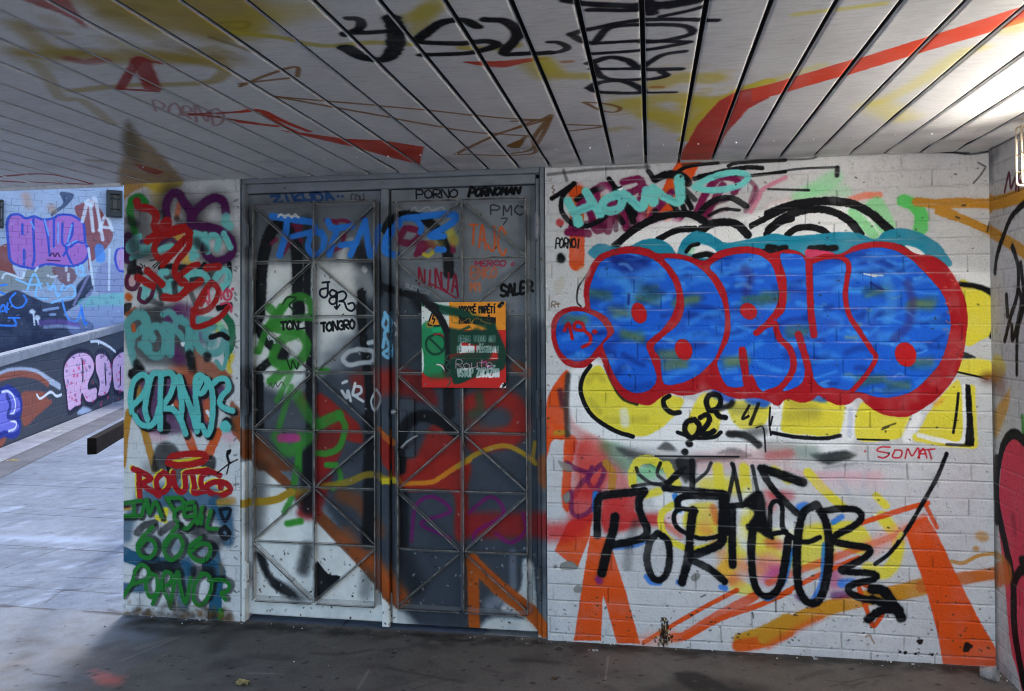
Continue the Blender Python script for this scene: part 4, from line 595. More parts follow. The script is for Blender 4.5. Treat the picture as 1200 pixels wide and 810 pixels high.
# ================================================================== PAINT: walls outside
b_ = block_s
fl(b_, 'n', (58, 62, 84), '-200 -100 0 -100 150 -160 330 -80 480 -40 700 -80 720 -200 830 -300 872 -240 850 -120 720 -20 600 80 830 130 840 240 400 400 -200 560', 10, .95)
fl(b_, 'l', (150, 72, 72), '700 370 760 310 870 270 900 300 980 430 1060 600 1000 720 860 860 830 940 800 600', 6, .9); fl(b_, 'm', (146, 80, 74), '-60 120 80 50 100 200 150 325 60 312 -60 260', 5, .95); fl(b_, 'm', (150, 150, 144), '-60 310 0 300 150 330 330 270 500 262 490 420 330 470 150 482 -60 510', 8, .9)
fl(b_, 'l', (70, 82, 110), '560 205 692 228 622 330 500 420 490 440 480 390 590 310', 6, .9); st(b_, 'l', (190, 140, 100), 60, '240 240 265 330|480 350 490 370', .8, .6); fl(b_, 'm', (130, 70, 70), '500 262 640 262 720 330 680 420 600 430 500 330', 8, .8)
fl(b_, 'm', (196, 196, 214), '120 250 250 280 240 310 200 370 150 330', 3, .9); fl(b_, 'm', (150, 152, 190), '930 250 1050 235 1150 300 1150 500 900 480', 12, .8); fl(b_, 'm', (122, 196, 190), '770 560 1160 510 1160 620 780 655', 8, .7); fl(b_, 'm', (150, 160, 200), '700 660 1160 630 1160 780 800 900 640 860', 12, .7)
PUR = '8 262 12 253 22 251.5 30 256 40 254 50 257.5 62 256 70 252 85 253 97 262 99 275 100 285 104 295 100 305 90 311 75 312 60 310 50 311 40 315 30 313.5 20 311 12 305 10 290 8.5 275'
fl(b_, 'z', (182, 116, 190), PUR, .5); st(b_, 'z', (66, 88, 186), 2.4, PUR, .15, 1, cl=True); st(b_, 'z', (66, 88, 190), 2.0, '39 257 39 275 40 300 38 312|52 259 56 280 58 300|63 258 63 290|73 262 73 285 79 291 74 300|85 262 84 276 77 291 84 310|26 263 26 275|28 293 28 312|97 285 90 284 82 290', .2); st(b_, 'z', (120, 176, 236), 1.4, '36 260 40 268|52 258 57 276|84 264 79 284|68 262 68 285|78 288 90 282', .3, .9); st(b_, 'z', (60, 30, 66), 1.0, '58 300 62 297 64 301 67 297 70 301|55 305 70 306', .3, .8)
WB = (226, 230, 238)
st(b_, 'l', WB, 26, '770 480 832 282 872 570|860 330 892 272 962 650|930 562 990 430 1052 562|940 530 1040 540|800 300 850 330', .3, .85); st(b_, 'm', WB, 17, '828 90 850 260 872 432|20 370 60 325 200 370 225 320', .2, .9); st(b_, 'm', WB, 16, '1025 100 1020 480', .3, .8)
LB = (150, 208, 250)
st(b_, 'm', LB, 16, '250 490 320 330 382 462|150 380 280 430 390 422|352 430 332 530 382 560 442 560|442 420 472 480 502 430 542 542 592 430|602 480 662 432 702 480 690 542 600 560 482 602', .2, .92); st(b_, 'm', (96, 160, 240), 14, '582 580 612 692 650 760 720 770 755 680', .2); st(b_, 'm', LB, 12, '715 262 716 330|776 290 746 280 752 250 776 262 776 330 740 344 800 345', .2); st(b_, 'm', WB, 20, '450 345 490 360 530 350|330 300 350 270|620 270 620 300|640 330 640 390', .3, .8)
st(b_, 'm', (70, 140, 240), 15, '-20 690 30 620 60 690|70 602 58 682|-40 700 80 660|142 510 92 570 132 640 202 640 246 582 222 532|0 440 60 430|0 500 40 520', .2); st(b_, 'n', (70, 140, 240), 17, '80 102 180 102|130 110 142 170 0 172 -30 165|755 -20 790 150 815 150', .2); st(b_, 'n', WB, 42, '300 42 306 46|345 98 350 104', .3); st(b_, 'n', WB, 13, '312 60 322 170|348 110 360 160', .3); st(b_, 'n', (170, 190, 230), 22, '410 30 540 8|470 72 512 70', .3, .8)
fl(b_, 'm', (80, 150, 230), '890 70 960 60 985 200 905 215', 10, .8); st(b_, 'm', (80, 90, 190), 18, '1150 90 1095 110 1080 200 1110 290 1160 310', .3); fl(b_, 'm', (206, 150, 200), '1100 130 1150 100 1150 280 1105 260', 6, .8); st(b_, 'n', (136, 96, 180), 44, '390 150 560 140 720 172', .6, .6); st(b_, 'n', (190, 200, 230), 26, '420 190 560 180 730 200', .6, .6); st(b_, 'm', (180, 170, 210), 20, '690 620 830 340|720 680 860 480', .4, .6)
for _ in range(160): x, y = rr.uniform(0, 145), rr.uniform(225, 400); st(b_, 'z', rr.choice([(120, 130, 170), (200, 205, 225), (70, 74, 96)]), rr.uniform(.4, 1.6), '%f %f %f %f' % (x, y, x+rr.uniform(-3, 3), y+rr.uniform(-1, 1)), .6, .4)
r_ = ramp_s
fl(r_, 'z', (146, 78, 62), '25 462 50 460 56 467 61 472 45 486 30 500 25 490', 1, .95); fl(r_, 'z', (146, 78, 62), '-10 520 8 510 2 525 -10 535', 1); st(r_, 'n', (172, 180, 200), 30, '-30 650 100 608 230 600 352 622 450 682 560 750', .15); st(r_, 'n', (146, 78, 62), 28, '-30 680 120 634 232 630 350 656 450 726', .2)
VB = '-20 450 0 458 9 455 19 461 24.5 470 24 484 18 489 23 496 22 506 15 511 6 509 0 511 -20 520'
fl(r_, 'z', (112, 112, 206), VB, .6); st(r_, 'z', (30, 48, 140), 3.6, VB, .15, 1, cl=True); st(r_, 'z', (226, 228, 240), 1.2, '2 460 9 459 15 464 18 474 16 484 10 487|10 506 17 503 19 496 12 493', .2); st(r_, 'z', (40, 50, 130), 3, '8 464 12 476 9 488 18 490', .2); st(r_, 'z', WB, 1.3, '43 463 47.5 467.5 59 460 66 464.5 72 463', .15)
PKL = ['74 440 76 425 85 414 97 411 106 415 110.5 425 110 437 105 448 104 454 112 452 114.5 458 114 468 108 474 101 473 96 464 95 476 88 480 80 483.5 77 460', '112 416 120 412 127 418 131 430 131 446 127 462 120 467 114 465 116 450 112 436', '133 419 152 412 152 458 140 461 133 455']
for q in PKL: fl(r_, 'z', (222, 178, 212), q, .5); st(r_, 'z', (36, 34, 56), 2.4, q, .15, 1, cl=True)
st(r_, 'z', (36, 34, 56), 2.2, '96 422 97 432 97 446|123 432 124 450|141 432 141 450', .2)
for _ in range(90): x, y = rr.uniform(76, 145), rr.uniform(414, 476); st(r_, 'z', rr.choice([(120, 100, 150), (90, 80, 120), (214, 60, 110)]) if rr.random() < .7 else (200, 50, 100), rr.uniform(.8, 1.8), '%f %f %f %f' % (x, y, x+rr.uniform(-2, 2), y-.6), .4, .6)
st(r_, 'n', WB, 10, '850 322 930 326 1020 372 1082 422|915 320 925 345', .2); fl(r_, 'o', (180, 196, 224), '612 300 640 262 690 255 730 285 660 310', 8, .8)

# ================================================================== PAINT: floor marks
f_ = floor_s
st(f_, 'f', (230, 100, 84), 24, '320 780 360 775|300 760 350 790', .9, .3); st(f_, 'f', (222, 110, 96), 10, '270 750 290 745|290 770 330 760', .8, .3)
fl(f_, 'z', (26, 24, 23), '790 790 815 788 835 796 855 806 880 812 830 815 800 804', 4, .75); st(f_, 'z', (30, 28, 26), 16, '770 812 850 802 900 822', .9, .5)
for _ in range(230):
    x, y = rr.uniform(-100, 1250), rr.uniform(735, 830); c0 = rr.choice([(44, 40, 36), (44, 40, 36), (112, 104, 96)])
    st(f_, 'z', c0, rr.uniform(2, 14), '%f %f %f %f' % (x, y, x+rr.gauss(0, 14), y+rr.gauss(0, 3)), .9, rr.uniform(.1, .35))
for x0, y0, x1, y1 in ((432, 785, 418, 808), (712, 770, 708, 800), (250, 730, 140, 775), (330, 790, 290, 789)): st(f_, 'z', (150, 144, 134), 1.6, '%d %d %d %d' % (x0, y0, x1, y1), .5, .5)
st(f_, 'z', (140, 132, 120), 5, '190 735 240 730 262 738|160 760 200 748', .9, .4); st(f_, 'z', (30, 27, 24), 9, '250 762 270 742 300 736|146 735 220 742 280 738', .9, .45)

for _ in range(420):   # dirt packed along the wall foot
    u = rr.random(); x, y = 143+u*1030, 722+u*61+abs(rr.gauss(0, 4)); st(f_, 'z', rr.choice([(34, 30, 26), (46, 40, 34), (64, 56, 48)]), rr.uniform(1.5, 7), '%f %f %f %f' % (x, y, x+rr.gauss(0, 9), y+rr.gauss(.5, 1)), .8, rr.uniform(.2, .6))
for _ in range(240):   # gum, drips, cigarette marks
    x, y = rr.uniform(-60, 1240), rr.uniform(735, 830); st(f_, 'z', rr.choice([(26, 23, 21), (30, 27, 24), (44, 40, 36), (120, 114, 104)]), rr.uniform(.5, 2.2), '%f %f %f %f' % (x, y, x+rr.uniform(-2.5, 2.5), y+rr.uniform(-.6, .6)), .3, rr.uniform(.4, .9))
for _ in range(26):    # spilled and scraped streaks
    x, y = rr.uniform(150, 1200), rr.uniform(745, 820); l = rr.uniform(20, 90); a = rr.uniform(-.3, .25); st(f_, 'z', rr.choice([(52, 46, 41), (108, 100, 90), (40, 36, 32)]), rr.uniform(1, 5), '%f %f %f %f %f %f' % (x, y, x+l*.5, y+l*a*.5+rr.gauss(0, 2), x+l, y+l*a), .8, rr.uniform(.2, .5))

v_ = pave_s
PD = (70, 80, 98); PL = (150, 166, 190)
st(v_, 'f', PL, 26, '0 340 200 344 375 352', .8, .4); st(v_, 'f', PD, 30, '0 400 375 420|0 150 375 168', .9, .35)
st(v_, 'f', (40, 46, 58), 2.6, '0 486 120 494 375 512|0 372 200 376 375 384|130 540 185 502|0 262 375 282|0 176 375 190|200 460 375 466', .4, .8)
st(v_, 'f', (36, 38, 44), 7, '195 500 240 497|160 562 230 566|330 560 372 572|0 545 40 550', .7, .7)
for _ in range(260):
    x, y = rr.uniform(-20, 150), 470+rr.random()**.7*250; l = rr.uniform(3, 26); st(v_, 'z', rr.choice([PD, PD, PL, (56, 60, 72)]), rr.uniform(.6, 5), '%f %f %f %f' % (x, y, x+l, y-l*rr.uniform(.0, .4)), .9, rr.uniform(.12, .4))
for _ in range(90):
    x, y = rr.uniform(-20, 150), rr.uniform(480, 718); st(v_, 'z', (40, 42, 50), rr.uniform(.5, 1.6), '%f %f %f %f' % (x, y, x+rr.uniform(.2, 2), y), .4, .7)
st(f_, 'z', (44, 42, 42), 2.2, '-20 709 30 711.5 90 714.5 143 720', .4, .85); st(f_, 'z', (40, 38, 38), 4, '40 712 62 714|100 716 140 720|-10 710 10 711', .8, .7)
st(f_, 'f', (44, 44, 46), 3, '100 757 140 762 182 767', .5, .8)

# ================================================================== MATERIALS
class NT:
    def __init__(s, name):
        s.m = bpy.data.materials.new(name); s.m.use_nodes = True; s.t = s.m.node_tree; s.t.nodes.clear()
        s.out = s.n('ShaderNodeOutputMaterial'); s.b = s.n('ShaderNodeBsdfPrincipled'); s.l(s.b.outputs[0], s.out.inputs[0])
    def n(s, ty, **kw):
        x = s.t.nodes.new(ty)
        for k, v in kw.items(): setattr(x, k, v)
        return x
    def l(s, a, b): s.t.links.new(a, b)
    def noise(s, scale, detail=4, rough=.55, vec=None, dist=0):
        x = s.n('ShaderNodeTexNoise'); x.inputs['Scale'].default_value = scale; x.inputs['Detail'].default_value = detail; x.inputs['Roughness'].default_value = rough; x.inputs['Distortion'].default_value = dist
        s.l(vec or s.pos(), x.inputs['Vector']); return x.outputs['Fac']
    def pos(s):
        if not hasattr(s, '_p'): s._p = s.n('ShaderNodeTexCoord').outputs['Object'] if not getattr(s, 'world', False) else s.n('ShaderNodeNewGeometry').outputs['Position']
        return s._p
    def ramp(s, v, stops):
        x = s.n('ShaderNodeValToRGB'); e = x.color_ramp.elements
        while len(e) < len(stops): e.new(0.5)
        for i, (p, c) in enumerate(stops):
            e[i].position = p; e[i].color = (c, c, c, 1) if not isinstance(c, tuple) else (*c, 1)
        s.l(v, x.inputs[0]); return x.outputs[0]
    def mix(s, f, a, b, mode='MIX'):
        x = s.n('ShaderNodeMix', data_type='RGBA', blend_type=mode)
        for i, v in ((0, f), (6, a), (7, b)):
            if isinstance(v, tuple): x.inputs[i].default_value = (*v, 1)
            elif isinstance(v, (int, float)): x.inputs[i].default_value = v
            else: s.l(v, x.inputs[i])
        return x.outputs[2]
    def math(s, op, a, b=0.5):
        x = s.n('ShaderNodeMath', operation=op)
        for i, v in enumerate((a, b)):
            if isinstance(v, (int, float)): x.inputs[i].default_value = v
            else: s.l(v, x.inputs[i])
        return x.outputs[0]
    def img(s, im, ext='CLIP'):
        x = s.n('ShaderNodeTexImage'); x.image = im; x.extension = ext; x.interpolation = 'Cubic' if not im.colorspace_settings.name == 'x' else 'Linear'
        u = s.n('ShaderNodeUVMap'); u.uv_map = 'UVMap'; s.l(u.outputs[0], x.inputs[0]); return x
    def bump(s, h, strength, dist, prev=None):
        x = s.n('ShaderNodeBump'); x.inputs['Strength'].default_value = strength; x.inputs['Distance'].default_value = dist; s.l(h, x.inputs['Height'])
        if prev is not None: s.l(prev, x.inputs['Normal'])
        return x.outputs[0]
    def set(s, base=None, rough=None, metal=None, spec=None, normal=None):
        for k, v in (('Base Color', base), ('Roughness', rough), ('Metallic', metal), ('Specular IOR Level', spec), ('Normal', normal)):
            if v is None: continue
            if isinstance(v, tuple): s.b.inputs[k].default_value = (*v, 1)
            elif isinstance(v, (int, float)): s.b.inputs[k].default_value = v
            else: s.l(v, s.b.inputs[k])
        return s.m
def lin(r, g, b): return tuple(((c/255)/12.92 if c/255 <= .04045 else ((c/255+.055)/1.055)**2.4) for c in (r, g, b))

def course_map(sf, name, row, bw, z_at, x_at, seed, joint=.0065):
    """height / joint / pit map of painted brickwork, uneven joints that paint has partly filled"""
    rs = np.random.RandomState(seed); h, w, pm = sf.Hh, sf.W, sf.ppm
    wob = (vnoise(h, w, 60, seed+1, 2)-.5)*.006*pm; wob2 = (vnoise(h, w, 30, seed+2, 2)-.5)*.006*pm
    yy = np.arange(h)[:, None]+wob; xx = np.arange(w)[None, :]+wob2
    r = (yy-z_at*pm)/(row*pm); ri = np.floor(r).astype(int); fr_ = r-ri
    dz = np.minimum(fr_, 1-fr_)*row
    sh = np.where(ri % 2 == 0, 0.0, 0.5)+((ri*7919) % 13-6)*.012
    c = (xx-x_at*pm)/(bw*pm)-sh; ci = np.floor(c).astype(int); fc = c-ci
    dx = np.minimum(fc, 1-fc)*bw
    fillh = sstep(.25, .75, vnoise(h, w, 46, seed+3, 2)); fillv = sstep(.35, .7, vnoise(h, w, 40, seed+4, 2))
    jh = (1-sstep(joint*.25, joint, dz))*(.25+.75*fillh); jv = (1-sstep(joint*.2, joint*.8, dx))*(.1+.75*fillv)
    j = np.maximum(jh, jv); jhl = (1-sstep(joint*.15, joint*.62, dz))*sstep(.42, .72, vnoise(h, w, 34, seed+8, 3, 2.0))
    tone = ((ri*57+ci*131) % 17)/17.0
    fine = vnoise(h, w, 5, seed+5, 3); pit = (vnoise(h, w, 4, seed+6, 1) > .90)*(vnoise(h, w, 60, seed+7, 2) > .52)
    hgt = .62+.10*(fine-.5)+.10*(tone-.5)*.5-.5*j-.35*pit
    return np_image(name, np.dstack([np.clip(hgt, 0, 1), np.clip(jhl, 0, 1), np.clip(jv*(1-jh), 0, 1), tone]).astype(np.float32), True)

def brick_paint_mat(name, sf, cm, base, joint_c, rough=.5, jmix=.32, dirt=.4, bumpd=.009):
    t = NT(name); t.world = True
    p = t.img(sf.image()); q = t.img(cm, 'EXTEND'); sep = t.n('ShaderNodeSeparateColor'); t.l(q.outputs[0], sep.inputs[0])
    n1 = t.noise(3.1, 6); n2 = t.noise(26, 5, .65); n3 = t.noise(120, 3)
    bc = t.mix(t.ramp(n1, [(.3, 0.), (.7, 1.)]), tuple(c*.86 for c in base), base)
    bc = t.mix(t.math('MULTIPLY', t.ramp(n2, [(.50, 0.), (.74, 1.)]), dirt), bc, tuple(c*f for c, f in zip(base, (.55, .5, .44))))
    c = t.mix(p.outputs[1], bc, p.outputs[0])
    c = t.mix(t.ramp(n3, [(.4, 0.), (.8, .35)]), c, (.45, .44, .42), 'MULTIPLY')
    jm = t.math('MULTIPLY', sep.outputs[1], t.math('MULTIPLY', t.ramp(n2, [(.3, .35), (.62, 1.)]), jmix))
    c = t.mix(jm, c, joint_c)
    c = t.mix(t.math('MULTIPLY', sep.outputs[2], .6), c, (.30, .29, .28), 'MULTIPLY')
    nb = t.bump(sep.outputs[0], 1.0, bumpd); nb = t.bump(n3, .25, .002, nb)
    return t.set(c, t.math('ADD', rough, t.math('MULTIPLY', n2, .2)), normal=nb, spec=.12)

_z = on_wall(1000, 401.5)[2]; _x = on_wall(984, 431)[0]
ROW, BW = .0800, .2745
cm_wall = course_map(wall_s, 'wall_courses', ROW, BW, _z-wall_s.O[2]-ROW*20, _x-wall_s.O[0], 301)
cm_pier = course_map(pier_s, 'pier_courses', ROW, BW, on_wall(200, 504)[2]-ROW*16, .11, 302)
cm_side = course_map(side_s, 'side_courses', ROW, BW, _z-ROW*20, .1, 303)
WHITE = (.70, .69, .68)
M_wall = brick_paint_mat('white_brick_with_graffiti', wall_s, cm_wall, WHITE, (.62, .61, .60))
M_pier = brick_paint_mat('white_pier_with_tags', pier_s, cm_pier, (.74, .72, .69), (.42, .40, .38), jmix=.4)
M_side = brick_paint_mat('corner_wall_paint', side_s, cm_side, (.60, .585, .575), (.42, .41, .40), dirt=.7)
cm_block = course_map(block_s, 'block_courses', .15, .30, .02, .1, 304, .016)
cm_ramp = course_map(ramp_s, 'ramp_courses', .15, .32, .0, .1, 305, .014)
M_block = brick_paint_mat('outdoor_block_paint', block_s, cm_block, (.44, .50, .64), (.06, .06, .10), jmix=.8, bumpd=.012)
M_ramp = brick_paint_mat('ramp_wall_paint', ramp_s, cm_ramp, (.055, .062, .085), (.05, .055, .07), jmix=.4, bumpd=.012)

def door_mat():
    t = NT('grey_door_enamel'); t.world = True; p = t.img(door_s.image(), 'EXTEND')
    n1 = t.noise(9, 6, .65); n2 = t.noise(90, 4, .6); n3 = t.noise(2.2, 4)
    c = t.mix(t.math('MULTIPLY', t.ramp(n1, [(.42, 0.), (.75, 1.)]), .6), p.outputs[0], (.62, .60, .57), 'MULTIPLY')
    c = t.mix(t.ramp(n2, [(.68, 0.), (.74, .7)]), c, (.07, .052, .04))
    nb = t.bump(n1, .25, .004); nb = t.bump(n2, .2, .0012, nb)
    return t.set(c, t.ramp(n1, [(.3, .40), (.75, .62)]), normal=nb, spec=.12)
M_door = door_mat()
def rib_mat():
    t = NT('worn_shaded_rib_enamel'); t.world = True; p = t.img(door_s.image(), 'EXTEND'); n1 = t.noise(14, 5, .65); n2 = t.noise(80, 4, .6)
    c = t.mix(t.math('MULTIPLY', t.ramp(n1, [(.25, .4), (.7, 1.)]), .62), p.outputs[0], (.13, .125, .12)); c = t.mix(t.ramp(n2, [(.6, 0.), (.72, .8)]), c, (.09, .065, .05))  # ribs darkened to carry their shadow lines in the colour; specks are wear
    return t.set(c, t.ramp(n1, [(.3, .35), (.75, .6)]), normal=t.bump(n2, .2, .0012), spec=.25)
def bare_steel():
    t = NT('worn_grey_steel'); n1 = t.noise(40, 5); return t.set(t.mix(t.ramp(n1, [(.4, 0.), (.7, 1.)]), (.20, .21, .215), (.34, .345, .35)), .38, metal=.6, normal=t.bump(n1, .2, .002))
M_steel = bare_steel()
M_rib = rib_mat()
M_edge = None
def sign_mat():
    t = NT('enamel_sign_face'); p = t.img(sign_s.image(), 'EXTEND'); n = t.noise(30, 4); return t.set(p.outputs[0], t.ramp(n, [(.3, .3), (.7, .5)]), normal=t.bump(n, .1, .001), spec=.12)
M_sign = sign_mat()
def ceil_mat():
    t = NT('grey_painted_slat'); t.world = True; p = t.img(ceil_s.image())
    mp = t.n('ShaderNodeMapping'); mp.inputs['Scale'].default_value = (1, 5, 1); t.l(t.pos(), mp.inputs[0])
    n1 = t.noise(4, 5); n2 = t.noise(14, 5, .6, mp.outputs[0]); n3 = t.noise(140, 2); n4 = t.noise(5.5, 2, .4)
    b = t.mix(t.ramp(n1, [(.3, 0.), (.7, 1.)]), (.62, .60, .565), (.72, .70, .67)); b = t.mix(t.math('MULTIPLY', t.ramp(n2, [(.45, 0.), (.7, 1.)]), .30), b, (.33, .31, .29))
    c = t.mix(p.outputs[1], b, p.outputs[0]); c = t.mix(t.ramp(n3, [(.66, 0.), (.76, .5)]), c, (.2, .19, .18))
    return t.set(c, t.ramp(n2, [(.3, .50), (.7, .68)]), spec=.12, normal=t.bump(n4, .35, .012))
M_ceil = ceil_mat()
def concrete(name, a, b, sc=1.0, rough=.85, bump=.35, img=None, slabs=None, daylit=None):
    t = NT(name); t.world = True
    n1 = t.noise(1.1*sc, 7, .6); n2 = t.noise(9*sc, 6, .65); n3 = t.noise(70*sc, 4, .7); n4 = t.noise(260*sc, 2)
    c = t.mix(t.ramp(n1, [(.32, 0.), (.68, 1.)]), a, b)
    if daylit:      # floor turns paler and bluer towards the passage: daylight put into the colour
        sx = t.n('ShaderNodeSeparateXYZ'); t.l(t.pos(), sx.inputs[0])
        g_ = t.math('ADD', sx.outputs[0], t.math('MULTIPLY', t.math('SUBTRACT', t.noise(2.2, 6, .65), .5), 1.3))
        mr = t.n('ShaderNodeMapRange'); t.l(g_, mr.inputs[0]); mr.inputs[1].default_value = -2.35; mr.inputs[2].default_value = -2.85; c = t.mix(mr.outputs[0], c, daylit)
    c = t.mix(t.math('MULTIPLY', t.ramp(n2, [(.42, 0.), (.7, 1.)]), .45), c, tuple(x*.55 for x in a))
    c = t.mix(t.math('MULTIPLY', t.ramp(n3, [(.5, 0.), (.75, 1.)]), .5), c, tuple(min(1, x*1.5) for x in b))
    c = t.mix(t.ramp(n4, [(.70, 0.), (.76, .6)]), c, tuple(x*.4 for x in a))
    if img:
        p = t.img(img); c = t.mix(p.outputs[1], c, p.outputs[0])
    nb = t.bump(n3, bump, .006); nb = t.bump(n4, bump*.7, .002, nb); nb = t.bump(n2, bump, .01, nb)
    if slabs:
        br = t.n('ShaderNodeTexBrick'); br.inputs['Scale'].default_value = 1; br.inputs['Mortar Size'].default_value = .010; br.inputs['Mortar Smooth'].default_value = .3; br.inputs['Brick Width'].default_value = slabs[0]; br.inputs['Row Height'].default_value = slabs[1]
        mp = t.n('ShaderNodeMapping'); mp.inputs['Rotation'].default_value = (0, 0, math.radians(slabs[2])); mp.inputs['Location'].default_value = (.3, slabs[3], 0); t.l(t.pos(), mp.inputs[0]); t.l(mp.outputs[0], br.inputs[0])
        br.inputs['Color1'].default_value = (.78, .78, .78, 1); br.inputs['Color2'].default_value = (1, 1, 1, 1); br.inputs['Mortar'].default_value = (.22, .22, .22, 1)
        c = t.mix(t.math('MULTIPLY', t.ramp(n2, [(.3, .3), (.6, 1.)]), .8), c, br.outputs[0], 'MULTIPLY')
    return t.set(c, t.math('SUBTRACT', rough+.1, t.math('MULTIPLY', n1, .3)), normal=nb, spec=.35)
M_floor = concrete('dark_concrete_floor', (.105, .092, .078), (.150, .134, .116), img=floor_s.image(), daylit=(.145, .168, .21))
M_paving = concrete('pale_paving_slabs', (.108, .135, .185), (.155, .185, .24), img=pave_s.image(), slabs=(2.6, 1.1, 3, .18), bump=.5)
M_gutter = concrete('dark_wet_gutter', (.05, .055, .07), (.085, .09, .11), 2.0)
M_ground = concrete('pale_bounce_ground', (.36, .35, .335), (.44, .43, .41))  # unseen ground made pale to bounce light back under the roof
M_conc = concrete('raw_concrete', (.30, .29, .28), (.40, .39, .38))
M_soffit = concrete('dark_soffit', (.05, .05, .05), (.08, .08, .08))
M_coping = concrete('coping_concrete', (.14, .15, .18), (.25, .26, .30), 3.0)
def plain(name, c, rough=.5, metal=0, nscale=30, var=.25, bump=.1, spec=.3):
    t = NT(name); n = t.noise(nscale, 5); return t.set(t.mix(t.ramp(n, [(.3, 0.), (.7, 1.)]), tuple(x*(1-var) for x in c), c), rough, metal=metal, normal=t.bump(n, bump, .003), spec=spec)
M_trim = plain('white_trim_paint', (.78, .78, .77), .4)
M_flange = plain('bare_aluminium_flange', (.86, .85, .82), .3, .35)
M_edge = plain('highlight_bar_edge', (.26, .245, .225), .4, .2, 25, .9)  # pale front edge of the bars: their highlight put into the colour
M_timber = plain('charred_timber', (.020, .015, .013), .95, 0, 22, .6, .5, .05)
M_black = plain('black_lantern_metal', (.03, .03, .03), .5)
M_brown = plain('brown_glass_panel', (.10, .07, .055), .3)
M_wire = plain('cream_wire', (.72, .60, .44), .4)
M_house = plain('lamp_housing_enamel', (.5, .5, .49), .45)
M_paper = plain('white_litter_paper', (.75, .74, .70), .8)
M_leaf = plain('dry_leaf_brown', (.20, .11, .05), .8)
M_yleaf = plain('yellow_leaf_dry', (.62, .50, .22), .8)
M_foil = plain('brown_wrapper', (.14, .09, .07), .5)
def lamp_mat():
    t = NT('lit_lamp_diffuser'); t.set((.9, .9, .88), .4); t.b.inputs['Emission Color'].default_value = (1.0, .985, .96, 1); t.b.inputs['Emission Strength'].default_value = LAMP; return t.m
LAMP = 16.0
M_lamp = lamp_mat()
def cup_mat():
    t = NT('clear_plastic'); t.set((.9, .9, .9), .12); t.b.inputs['Transmission Weight'].default_value = .85; t.b.inputs['IOR'].default_value = 1.3; return t.m
M_cup = cup_mat()

# ================================================================== MESH HELPERS
def box(bm, lo, hi, bev=0.0, R=None, seg=1):
    lo = Vector(lo); hi = Vector(hi); vs = bmesh.ops.create_cube(bm, size=1)['verts']; c = (lo+hi)/2; d = hi-lo
    for v in vs: v.co = Vector((v.co.x*d.x, v.co.y*d.y, v.co.z*d.z))+(c if R is None else Vector())
    if bev: 
        es = list({e for v in vs for e in v.link_edges}); r = bmesh.ops.bevel(bm, geom=es, offset=bev, segments=seg, affect='EDGES', profile=.6)
        vs = list({v for f in r['faces'] for v in f.verts}|{v for v in vs if v.is_valid})
    if R is not None:
        for v in vs: v.co = R @ v.co+c
    return vs
def bar(bm, p0, p1, w, d, thick=.004, side=1):
    """an angle iron from p0 to p1 (both in the plane of the door sheet): a flat leg on the sheet, a leg standing out towards -y"""
    p0 = Vector(p0); p1 = Vector(p1); a = (p1-p0).normalized(); o = Vector((0, -1, 0)); s = a.cross(o).normalized()*side
    prof = [(-w/2, 0), (w/2, 0), (w/2, d), (w/2-thick, d), (w/2-thick, thick), (-w/2, thick)]
    A = [bm.verts.new(p0+s*x+o*y) for x, y in prof]; B = [bm.verts.new(p1+s*x+o*y) for x, y in prof]; n = len(prof)
    for i in range(n):
        f = bm.faces.new((A[i], A[(i+1) % n], B[(i+1) % n], B[i])); f.material_index = 1 if i == 2 else 0
    bm.faces.new(A[::-1]); bm.faces.new(B)
def tube(bm, path, r, seg=8):
    P = [Vector(p) for p in path]; rings = []
    for i, p in enumerate(P):
        t = (P[min(i+1, len(P)-1)]-P[max(i-1, 0)]).normalized(); u = t.orthogonal().normalized(); v = t.cross(u); rad = r[i] if isinstance(r, (list, tuple)) else r
        if rings and (u.dot(pu) < 0): u = -u; v = -v
        if rings: u = (pu-t*pu.dot(t)).normalized(); v = t.cross(u)
        pu = u
        rings.append([bm.verts.new(p+(u*math.cos(k/seg*6.2832)+v*math.sin(k/seg*6.2832))*rad) for k in range(seg)])
    for a, b in zip(rings, rings[1:]):
        for k in range(seg): bm.faces.new((a[k], a[(k+1) % seg], b[(k+1) % seg], b[k]))
    bm.faces.new(rings[0][::-1]); bm.faces.new(rings[-1])
def obj(name, bm, mat, parent=None, uv=None, smooth=False, mats=None):
    bmesh.ops.recalc_face_normals(bm, faces=bm.faces)
    me = bpy.data.meshes.new(name); bm.normal_update(); bm.to_mesh(me); bm.free()
    for m in ([mat] if mats is None else mats): me.materials.append(m)
    if smooth: me.polygons.foreach_set('use_smooth', [True]*len(me.polygons))
    if uv is not None:
        lay = me.uv_layers.new(name='UVMap')
        for lp in me.loops:
            d = np.array(me.vertices[lp.vertex_index].co)-uv.O; lay.data[lp.index].uv = ((d@uv.U)/uv.w, (d@uv.V)/uv.h)
    o = bpy.data.objects.new(name, me); COL.objects.link(o)
    if parent is not None: o.parent = parent
    return o
def empty(name, loc=(0, 0, 0)):
    o = bpy.data.objects.new(name, None); COL.objects.link(o); o.location = loc; o.empty_display_size = .1; return o
def tag(o, label, cat, group=None):
    o['label'] = label; o['category'] = cat; o['kind'] = 'thing'
    if group: o['group'] = group
    return o
def rest(o, parent):          # parent a world-space mesh under an Empty that has a location
    o.parent = parent; o.location = -Vector(parent.location); return o
def struct(o): o['kind'] = 'structure'; return o
def wallmesh(lo, hi, front, parent=None):
    """faces looking along `front` get slot 0 (painted), the rest slot 1 (raw)"""
    bm = bmesh.new(); box(bm, lo, hi); bmesh.ops.recalc_face_normals(bm, faces=bm.faces); bm.normal_update()
    for f in bm.faces: f.material_index = 0 if f.normal.dot(Vector(front)) > .9 else 1
    return bm

